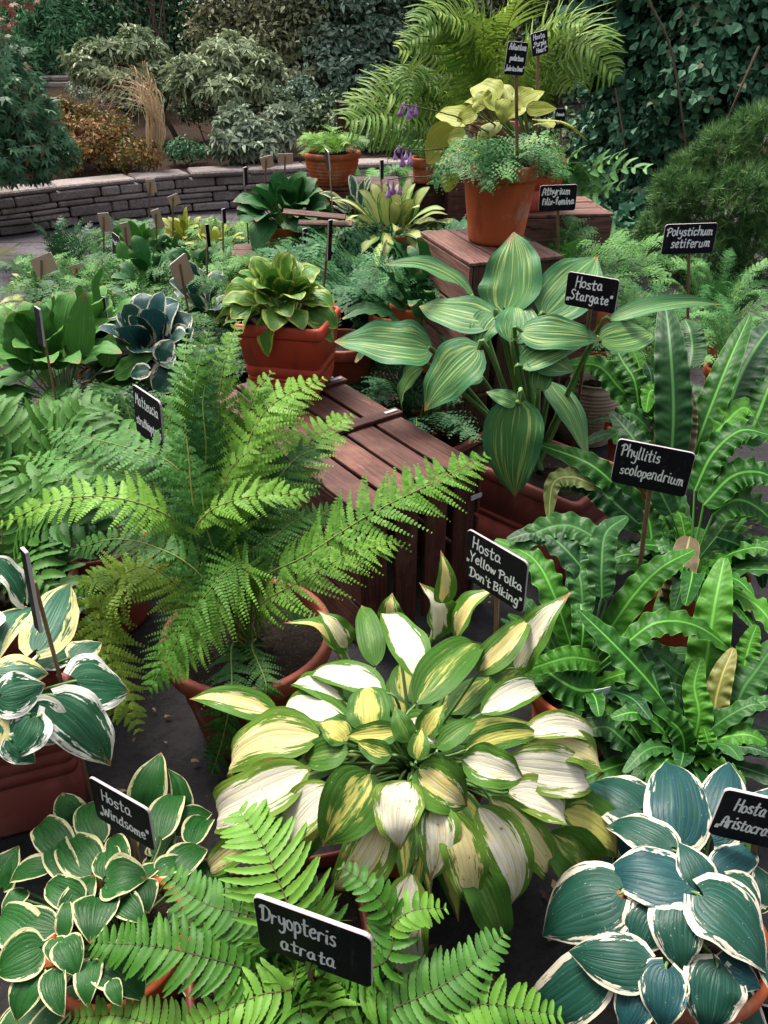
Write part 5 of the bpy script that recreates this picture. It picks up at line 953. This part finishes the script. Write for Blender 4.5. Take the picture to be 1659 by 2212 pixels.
fr([(500, 1400, .36), (500, 1500, .33), (480, 1600, .22), (455, 1680, .12)], 66, 'f_deep', 24, 11, bare=.15)
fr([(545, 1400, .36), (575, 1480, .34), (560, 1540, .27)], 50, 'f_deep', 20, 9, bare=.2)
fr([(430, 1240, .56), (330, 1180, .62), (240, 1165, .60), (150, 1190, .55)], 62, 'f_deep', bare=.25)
for L, h, m_ in [([(460, 1160, .58), (380, 1010, .74), (250, 960, .76), (90, 925, .72)], 70, 'f_mid'), ([(440, 1180, .58), (340, 1060, .68), (200, 1000, .70), (40, 985, .66)], 72, 'f_mid'), ([(440, 1200, .55), (330, 1120, .62), (220, 1060, .64), (120, 1040, .62)], 66, 'f_mid'), ([(490, 1190, .55), (560, 1120, .62), (640, 1060, .66), (700, 1040, .66)], 72, 'f_deep'), ([(540, 1250, .48), (620, 1190, .54), (680, 1120, .58), (740, 1090, .58)], 70, 'f_deep'), ([(520, 1220, .52), (590, 1160, .58), (650, 1120, .6), (690, 1130, .58)], 70, 'f_mid'), ([(480, 1200, .55), (470, 1100, .66), (500, 1010, .74), (560, 960, .78)], 76, 'f_hero'), ([(470, 1210, .55), (430, 1110, .66), (350, 1030, .72), (300, 1000, .74)], 66, 'f_mid'), ([(500, 1230, .5), (540, 1170, .55), (600, 1180, .52), (640, 1220, .48)], 70, 'f_deep'), ([(450, 1250, .5), (380, 1200, .54), (320, 1190, .52)], 60, 'f_deep'), ([(480, 1290, .44), (450, 1340, .40), (420, 1400, .36)], 60, 'f_deep'), ([(560, 1330, .42), (610, 1320, .44), (660, 1330, .42)], 60, 'f_deep'), ([(500, 1120, .6), (530, 960, .76), (545, 860, .86), (590, 800, .9)], 74, 'f_hero'), ([(450, 1100, .64), (445, 960, .8), (440, 850, .9), (480, 750, .98)], 62, 'f_mid')]: fr(L, h, m_, 26, 10, bare=.22)
# dark old fronds leaning out behind the name board
# bottom fern with simple toothed pinnae
t2 = thing('potted_fern', 'fern with simple toothed pinnae around the front name board', 'plant', tuple(at(615, 2130, z=0)[:2] + [0, .02]) + (0,), 'potted ferns'); box_pot(t2, .17, .13, .19, R_(12), M['plastic_dull'], .86, .035, (.06,)); cr2 = crown_at(t2, .16)
def fa(pts, hw, n=20, mat='f_atrata', **kw):
    b = MB(); P = [cr2 + rng.normal(0, .02, 3) * [1, 1, 0]] + px_path(pts); frond(b, P, hw * mpp(P[-2]), int(n * 1.32), 0, 'simple', None, kw.pop('bare', .3), kw.pop('prof', (.32, .55)), .0024, None, lean=.32, jit=.07, **kw); return part(b, 'frond', [M[mat], M['rachis_dk']], t2)
fa([(560, 2095, .30), (460, 2072, .34), (340, 2045, .34), (196, 2037, .30)], 82, 24, bare=.18, mat='f_atrata')
fa([(640, 2010, .34), (605, 1910, .40), (565, 1820, .42), (515, 1750, .42)], 110, 17, bare=.25)
fa([(610, 2010, .32), (530, 1975, .36), (440, 1950, .36), (350, 1880, .36)], 66, 18, mat='f_deep', bare=.25)
fa([(640, 2120, .30), (560, 2150, .32), (470, 2190, .30), (390, 2225, .27)], 72, 20, bare=.15)
fa([(800, 2090, .34), (850, 2010, .38), (810, 1930, .42), (733, 1868, .42)], 56, 18, bare=.35, mat='f_atrata')
fa([(800, 2090, .32), (840, 2010, .38), (890, 1968, .40), (968, 1962, .38)], 56, 16, bare=.4)
fa([(780, 2180, .28), (880, 2165, .32), (1000, 2100, .34), (1092, 2015, .34)], 78, 22, mat='f_deep', bare=.3)
fa([(780, 2220, .26), (900, 2200, .30), (1040, 2170, .32), (1215, 2195, .28)], 80, 24, bare=.3)
fa([(690, 2150, .28), (720, 2200, .30), (760, 2260, .26)], 90, 14, bare=.12)
fa([(600, 2180, .26), (540, 2230, .26), (480, 2290, .22)], 90, 14, bare=.1)
fa([(680, 2110, .32), (710, 2070, .37), (680, 2055, .39), (640, 2075, .37)], 62, 10, bare=.3)
fa([(720, 2120, .28), (800, 2130, .32), (870, 2180, .30), (900, 2240, .26)], 84, 16, bare=.15)
fa([(590, 2060, .28), (500, 2020, .30), (430, 1995, .30), (380, 1960, .28)], 70, 16, mat='f_deep', bare=.15)
fa([(480, 2220, .22), (380, 2230, .24), (260, 2195, .24), (145, 2200, .22)], 60, 20, mat='f_atrata', bare=.3)
fa([(700, 2020, .32), (690, 1960, .36), (640, 1900, .38)], 64, 14, mat='f_deep', bare=.25)
fa([(850, 2230, .22), (950, 2230, .26), (1050, 2240, .24)], 70, 16, bare=.2)
fa([(640, 2160, .30), (650, 2200, .32), (640, 2270, .28)], 90, 14, bare=.1)

# ================================================================== hart's tongue ferns
def strap_fern(label, loc, pot, cz, straps, n, L, w, mats, seed_up=.7, wav=.10, wf=6, pots=None):
    t = thing('potted_fern', label, 'plant', loc, 'potted ferns'); round_pot(t, *pot[:3], M[pot[3] if pot[3:] else 'terracotta']); cr = crown_at(t, pot[1] - .03)
    for i in range(n):
        a = i * 2.39996 + U(-.4, .4); rad = np.array([math.cos(a), math.sin(a), 0.]); e = seed_up * U(.25, 1.3); l = L * U(.6, 1.05); d = unit(rad * math.cos(e) + UP * math.sin(e)); k = U(.3, 1.0)
        P = [cr + rad * .02, cr + d * l * .35, cr + d * l * .7 - UP * .08 * k * l + rad * .03 * l, cr + d * l * .9 + rad * .1 * l - UP * .3 * k * l]
        b = MB(); nn = unit(UP * math.cos(e) - rad * math.sin(e) + np.array([0, -.2, .1])); blade(b, P, nn, w * U(.7, 1.1), (.22, .5), -.05, wav * U(.5, 1.3), wf, 9, 34, None, .0, twist=U(-.5, .5)); part(b, 'frond', M[mats[i % len(mats)]], t)
    for s in straps:
        P = px_path(s[0]); b = MB(); mid = np.mean(P, 0); o = s[3] if len(s) > 3 else {}
        nn = unit(unit(EYE - mid) * .8 + UP * .4 + rng.normal(0, .15, 3)); blade(b, P, nn, s[1] * mpp(mid), o.get('prof', (.24, .52)), o.get('cup', -.05), o.get('wav', wav), o.get('wf', wf), 11, 44, None, 0, twist=o.get('tw', 0))
        b.tube(spline([P[0], (P[0] + cr) / 2 + UP * .01, cr], 8), .003, .004, 5); part(b, 'frond', M[s[2]], t)
    return t
sd, sb = 's_dark', 's_bright'
strap_fern('glossy hart tongue fern with wide straps just beside the white hosta', (.50, 1.36, 0), (.13, .20, .10), .2, [
 ([(1300, 1385, .30), (1370, 1285, .42), (1430, 1225, .48), (1500, 1188, .50)], 64, sb), ([(1470, 1560, .26), (1400, 1470, .34), (1330, 1395, .40), (1252, 1320, .44)], 78, sb, {'tw': .2}),
 ([(1345, 1395, .38), (1420, 1345, .44), (1510, 1355, .42), (1605, 1425, .34)], 62, sb), ([(1235, 1400, .30), (1195, 1280, .42), (1150, 1205, .46), (1070, 1165, .46)], 66, sb),
 ([(1310, 1300, .40), (1235, 1200, .48), (1170, 1150, .50), (1095, 1165, .48)], 62, 's_dark'), ([(1300, 1170, .50), (1230, 1135, .52), (1160, 1150, .50), (1105, 1205, .44)], 62, 's_dark'),
 ([(1300, 1290, .42), (1300, 1220, .48), (1310, 1150, .52), (1355, 1115, .52)], 60, sd, {'wav': .30}), ([(1260, 1330, .38), (1255, 1260, .44), (1245, 1190, .48), (1290, 1150, .5)], 56, sd, {'wav': .30}),
 ([(1295, 1430, .34), (1240, 1420, .38), (1190, 1430, .38), (1135, 1450, .34)], 54, sb, {'wav': .30}), ([(1290, 1490, .30), (1250, 1490, .32), (1210, 1470, .34), (1170, 1440, .34)], 84, sb, {'wav': .3}),
 ([(1250, 1440, .3), (1260, 1360, .38), (1255, 1310, .4), (1250, 1270, .42)], 48, sb), ([(1370, 1400, .36), (1420, 1420, .36), (1460, 1450, .33), (1490, 1470, .30)], 64, sd)], 36, .34, .055, [sd, sb, sd], .8, .30, 7)
strap_fern('hart tongue fern with glossy upright straps above the blue hosta', (.70, 1.16, 0), (.13, .20, .10), .2, [
 ([(1515, 1500, .26), (1530, 1400, .36), (1545, 1300, .44), (1565, 1205, .50)], 84, sb), ([(1560, 1600, .22), (1545, 1530, .28), (1560, 1460, .34), (1585, 1400, .38)], 56, 's_tan', {'wav': .22}),
 ([(1580, 1590, .22), (1600, 1500, .30), (1640, 1440, .34), (1680, 1380, .38)], 76, sd), ([(1600, 1480, .30), (1610, 1430, .34), (1620, 1390, .37), (1635, 1350, .40)], 52, sb),
 ([(1430, 1560, .26), (1420, 1490, .32), (1400, 1430, .36), (1370, 1390, .38)], 62, sd), ([(1400, 1640, .20), (1350, 1600, .26), (1310, 1570, .28), (1260, 1580, .26)], 64, sd, {'wav': .30}),
 ([(1500, 1600, .22), (1510, 1540, .28), (1500, 1480, .32), (1515, 1420, .36)], 58, sb), ([(1560, 1620, .20), (1600, 1600, .24), (1640, 1610, .22), (1680, 1640, .18)], 62, sd),
 ([(1480, 1640, .18), (1475, 1590, .24), (1450, 1560, .27), (1410, 1550, .28)], 58, sb), ([(1470, 1650, .18), (1430, 1640, .22), (1390, 1650, .20)], 50, sb), ([(1520, 1650, .18), (1530, 1610, .24), (1520, 1570, .27)], 46, sb)], 34, .34, .055, [sd, sb, sd], .8, .30, 7)
strap_fern('ruffled hart tongue fern in a shallow clay pot under its name board', (.93, 1.80, 0), (.17, .23, .12), .2, [
 ([(1400, 1130, .36), (1340, 1060, .46), (1270, 1000, .52), (1165, 960, .50)], 58, sb), ([(1390, 1140, .36), (1320, 1080, .44), (1270, 1045, .46), (1190, 1050, .42)], 62, sd), ([(1290, 1050, .46), (1235, 1030, .48), (1195, 1045, .46), (1185, 1120, .38)], 44, 's_tan', {'wav': .3}),
 ([(1490, 1160, .34), (1470, 1240, .32), (1450, 1300, .24), (1430, 1340, .14)], 60, 's_brown'), ([(1540, 1110, .40), (1590, 1080, .44), (1640, 1100, .40), (1690, 1150, .34)], 74, sb), ([(1520, 1090, .42), (1580, 1030, .50), (1640, 1020, .52), (1700, 1050, .48)], 70, sb),
 ([(1500, 1060, .44), (1540, 980, .54), (1600, 930, .60), (1665, 940, .58)], 66, sb), ([(1550, 1160, .36), (1600, 1180, .34), (1640, 1220, .28), (1650, 1270, .2)], 46, sd, {'wav': .25}), ([(1450, 1110, .4), (1400, 1010, .52), (1370, 950, .58), (1320, 890, .62)], 60, sd, {'wav': .36}), ([(1410, 1180, .32), (1400, 1120, .38), (1380, 1100, .4), (1350, 1110, .38)], 56, sb)], 48, .40, .070, [sb, sd, sb], .75, .38, 8)
strap_fern('tall upright hart tongue fern with comb like ribbed straps', (1.06, 2.62, 0), (.19, .30, .14), .3, [
 ([(1450, 1000, .38), (1455, 880, .54), (1448, 750, .70), (1436, 645, .80)], 78, sd, {'wav': .16, 'wf': 9}), ([(1490, 1000, .36), (1535, 880, .52), (1575, 780, .64), (1620, 680, .74)], 62, sb, {'wav': .18, 'wf': 9}), ([(1570, 890, .46), (1600, 810, .56), (1640, 740, .64), (1690, 680, .70)], 86, sd, {'wav': .14, 'wf': 9}),
 ([(1400, 900, .46), (1340, 840, .55), (1290, 790, .62), (1215, 790, .62)], 54, sb, {'wav': .34}), ([(1380, 880, .5), (1370, 820, .58), (1345, 780, .62), (1325, 740, .66)], 50, sb, {'wav': .3}), ([(1450, 1010, .36), (1455, 930, .46), (1465, 880, .52), (1475, 830, .58)], 96, 's_brown', {'wav': .1}),
 ([(1440, 880, .48), (1425, 850, .54), (1405, 845, .56), (1395, 890, .52)], 48, sb, {'wav': .36}), ([(1500, 980, .38), (1560, 920, .48), (1610, 880, .52), (1650, 930, .46)], 66, sb, {'wav': .30}), ([(1430, 960, .4), (1375, 900, .5), (1345, 900, .5), (1330, 960, .42)], 54, sd, {'wav': .34}), ([(1490, 790, .62), (1495, 750, .66), (1490, 715, .7), (1480, 690, .72)], 60, sd, {'wav': .08}), ([(1610, 960, .4), (1640, 890, .48), (1660, 840, .54), (1680, 800, .58)], 80, sb, {'wav': .2})], 30, .42, .075, [sd, sb], .95, .22, 8)

# ================================================================== name boards
sign('front black name board reading dryopteris atrata', (545, 1934), (803, 2027), (551, 2041), .62, [('Dryopteris', .05, .40, .66, .18), ('atrata', .20, .84, .50, .16)], (668, 2170), z0=.05, pen=.0042, th=.007)
sign('black name board reading hosta windsome, seen nearly edge on', (190, 1677), (320, 1751), (197, 1758), .86, [('Hosta', .18, .40, .52, .17), (',Windsome"', .10, .80, .84, .15)], (300, 1900), z0=.1, pen=.0036, th=.005)
sign('black name board reading hosta yellow polka dont biking', (1009, 1141), (1141, 1217), (1008, 1250), 1.26, [('Hosta', .10, .30, .50, .13), (',Yellow Polka', .02, .58, .94, .11), ("Don't Biking\"", .08, .88, .88, .11)], (1062, 1490), z0=.2, pen=.0036, th=.005, smat='stake')
sign('black name board reading phyllitis scolopendrium with runny drips', (1335, 947), (1504, 980), (1329, 1043), 1.55, [('Phyllitis', .07, .36, .52, .15), ('scolopendrium', .10, .74, .84, .14)], (1380, 1215), z0=.2, pen=.0034, th=.005)
sign('black name board reading hosta stargate on a leaning stake', (1227, 586), (1339, 605), (1220, 658), 2.04, [('Hosta', .17, .40, .55, .18), (',Stargate"', .04, .78, .88, .17)], (1240, 930), Ye=2.42, z0=.25, pen=.0038, th=.005)
sign('black name board reading polystichum setiferum by the pine', (1438, 485), (1552, 481), (1437, 550), 2.95, [('Polystichum', .05, .38, .88, .17), ('setiferum', .16, .78, .76, .17)], (1483, 650), z0=0, dY=0, pen=.0048, th=.005)
sign('black name board reading athyrium filix femina beside the terracotta pot', (1167, 401), (1248, 398), (1167, 457), 3.05, [('Athyrium', .06, .36, .76, .16), ('filix-femina', .07, .74, .88, .15)], (1204, 560), dY=0, z0=.2, pen=.0046, th=.005)
sign('upright black name board with three lines in the terracotta pot', (1098, 88), (1142, 92), (1093, 161), 2.75, [('Adiantum', .10, .24, .84, .11), ('pedatum', .20, .56, .68, .10), (',Imbricatum"', .04, .87, .92, .09)], (1114, 290), dY=0, z0=1.15, pen=.0028, th=.004)
sign('small black name board reading hosta purple heart, highest of all', (1146, 73), (1182, 63), (1145, 125), 3.25, [('Hosta', .12, .30, .72, .13), (',Purple', .08, .60, .80, .12), ('Heart"', .25, .88, .66, .12)], (1160, 300), dY=0.02, z0=1.1, pen=.0030, th=.004)
sign('tiny black name board reading osmunda regalis on a thin stake', (1201, 235), (1223, 235), (1201, 277), 4.3, [('Osmunda', .10, .36, .80, .10), ('regalis', .15, .72, .62, .09)], (1215, 390), dY=0, z0=.15, pen=.0026, th=.006)
sign('black name board reading hosta aristocrat at the edge of the blue hosta', (1567, 1704), (1735, 1742), (1541, 1804), .80, [('Hosta', .20, .38, .42, .16), (',Aristocrat"', .06, .76, .80, .15)], (1620, 1960), z0=.1, pen=.0036, th=.006)
sign('corner of a black name board at the foot of the blue hosta', (1630, 2168), (1740, 2195), (1620, 2260), .62, (), (1680, 2330), z0=.02)
sign('black name board half hidden behind the tall fern fronds', (285, 829), (345, 869), (291, 930), 2.02, [('Matteucia', .08, .36, .84, .13), ('struthiopteris', .05, .76, .92, .11)], (325, 1060), z0=.1, pen=.0038, th=.006)
sign('small black name board turned almost edge on by the tall crate', (946, 556), (974, 578), (946, 612), 2.9, [('Hosta', .10, .40, .7, .16)], (962, 720), z0=.1, pen=.004)
sign('tiny dark name board peeping out behind the yellow hosta', (965, 231), (982, 229), (965, 250), 4.1, [('Hosta', .10, .5, .8, .2)], (974, 300), dY=0, z0=1.0, pen=.003)
sign('thin black name board seen from its edge among the lime hosta', (241, 500), (257, 512), (243, 562), 5.0, [('Hosta', .10, .35, .8, .1)], (252, 600), z0=0, pen=.004)
bk = [('wooden back of a tilted board standing at the edge of the wet paving', (64, 562), (109, 544), (63, 606), (97, 650), 4.6, -.05), ('small bare wooden board back beside the striped hosta', (146, 577), (178, 566), (148, 614), (165, 660), 4.7, -.03), ('leaning wooden board back on a long stake in the middle ferns', (366, 573), (401, 545), (376, 638), (419, 720), 3.6, .10), ('weathered board back with pale stake near the wall foot', (209, 461), (234, 459), (210, 502), (228, 600), 5.2, .0), ('tall narrow board back with orange stake before the wall', (259, 483), (277, 479), (262, 535), (285, 640), 4.9, .03), ('board back with a stake beside the lime hosta', (325, 456), (343, 450), (329, 500), (345, 545), 5.2, .03), ('pale tilted board back close to the wall foot', (361, 426), (383, 417), (364, 450), (378, 500), 5.6, .03), ('light wooden board back by the deep green hosta', (561, 341), (587, 334), (563, 368), (576, 420), 5.0, .02), ('brownish board back near the wall coping', (599, 332), (632, 331), (601, 355), (616, 420), 5.2, .0), ('faded board back leaning against the stone wall', (313, 388), (333, 386), (314, 418), (327, 460), 6.4, .0)]
for lb, a, b_, c_, s_, Y, dy in bk: sign(lb, a, b_, c_, Y, (), s_, dY=dy, back=True, z0=.0 if Y < 4.9 or Y > 6 else .05, smat='stake', th=.006)
eg = [('thin edge on black board on a stake in front of the green hosta', (72, 660), (84, 668), (80, 740), (110, 852), 2.55), ('black board seen edge on in front of the white edged hosta', (42, 1182), (54, 1195), (66, 1345), (118, 1490), 1.08), ('dark weathered board seen from its edge among the ferns', (218, 640), (226, 642), (220, 690), (228, 730), 3.6), ('thin dark board edge in front of the deep green hosta', (527, 362), (534, 360), (528, 402), (537, 480), 4.4), ('black edge on board leaning beside the broken crate', (711, 476), (719, 474), (703, 566), (708, 600), 3.2), ('thin stake board by the crate slats', (655, 495), (664, 492), (655, 535), (660, 575), 3.5), ('short dark board edge in the lime hosta', (480, 452), (487, 450), (482, 484), (486, 520), 4.6), ('narrow dark board among the silvery fern', (556, 478), (565, 472), (560, 500), (566, 545), 4.2), ('dark edge on board with a curved stake by the clay bowl', (701, 320), (708, 328), (705, 362), (712, 420), 4.2), ('edge on board beneath the purple flowers', (822, 346), (829, 345), (822, 388), (828, 430), 4.0), ('dark thin board standing in the mid bed', (443, 485), (451, 484), (445, 535), (451, 605), 4.2), ('wooden stake board at the far edge of the bed', (120, 660), (128, 660), (118, 700), (126, 740), 3.4)]
for lb, a, b_, c_, s_, Y in eg: sign(lb, a, b_, c_, Y, (), s_, z0=.05, smat='stake' if Y < 4 else 'stake_grey', th=.007)
# pencilled plastic tag
t = thing('plastic_tag', 'small grey plastic plant tag with pencil notes by the hart tongue fern', 'tag', at(1297, 1545, Y=1.22)); b = MB(); A, B_, C_ = at(1283, 1491, Y=1.22), at(1319, 1483, Y=1.23), at(1279, 1560, Y=1.22)
ex = unit(B_ - A); ey = unit((A - C_) - ex * ((A - C_) @ ex)); w, h = np.linalg.norm(B_ - A), np.linalg.norm(A - C_); en = np.cross(ex, ey); en = en if en @ (EYE - A) > 0 else -en
b.box(A + ex * w / 2 - ey * h / 2, [ex, ey, np.cross(ex, ey)], (w / 2, h / 2, .0008), bev=.0003); o = part(b, 'blade', M['tag'], t); b = MB()
for i, tx in enumerate(['Phyllitis', 'undulata']): write(b, tx, A + ex * w * (.75 - .3 * i) - ey * h * .1 + en * .0006, -ey, ex, en, h * .6, None, .0007)
part(b, 'lettering', M['pencil'], t, o)
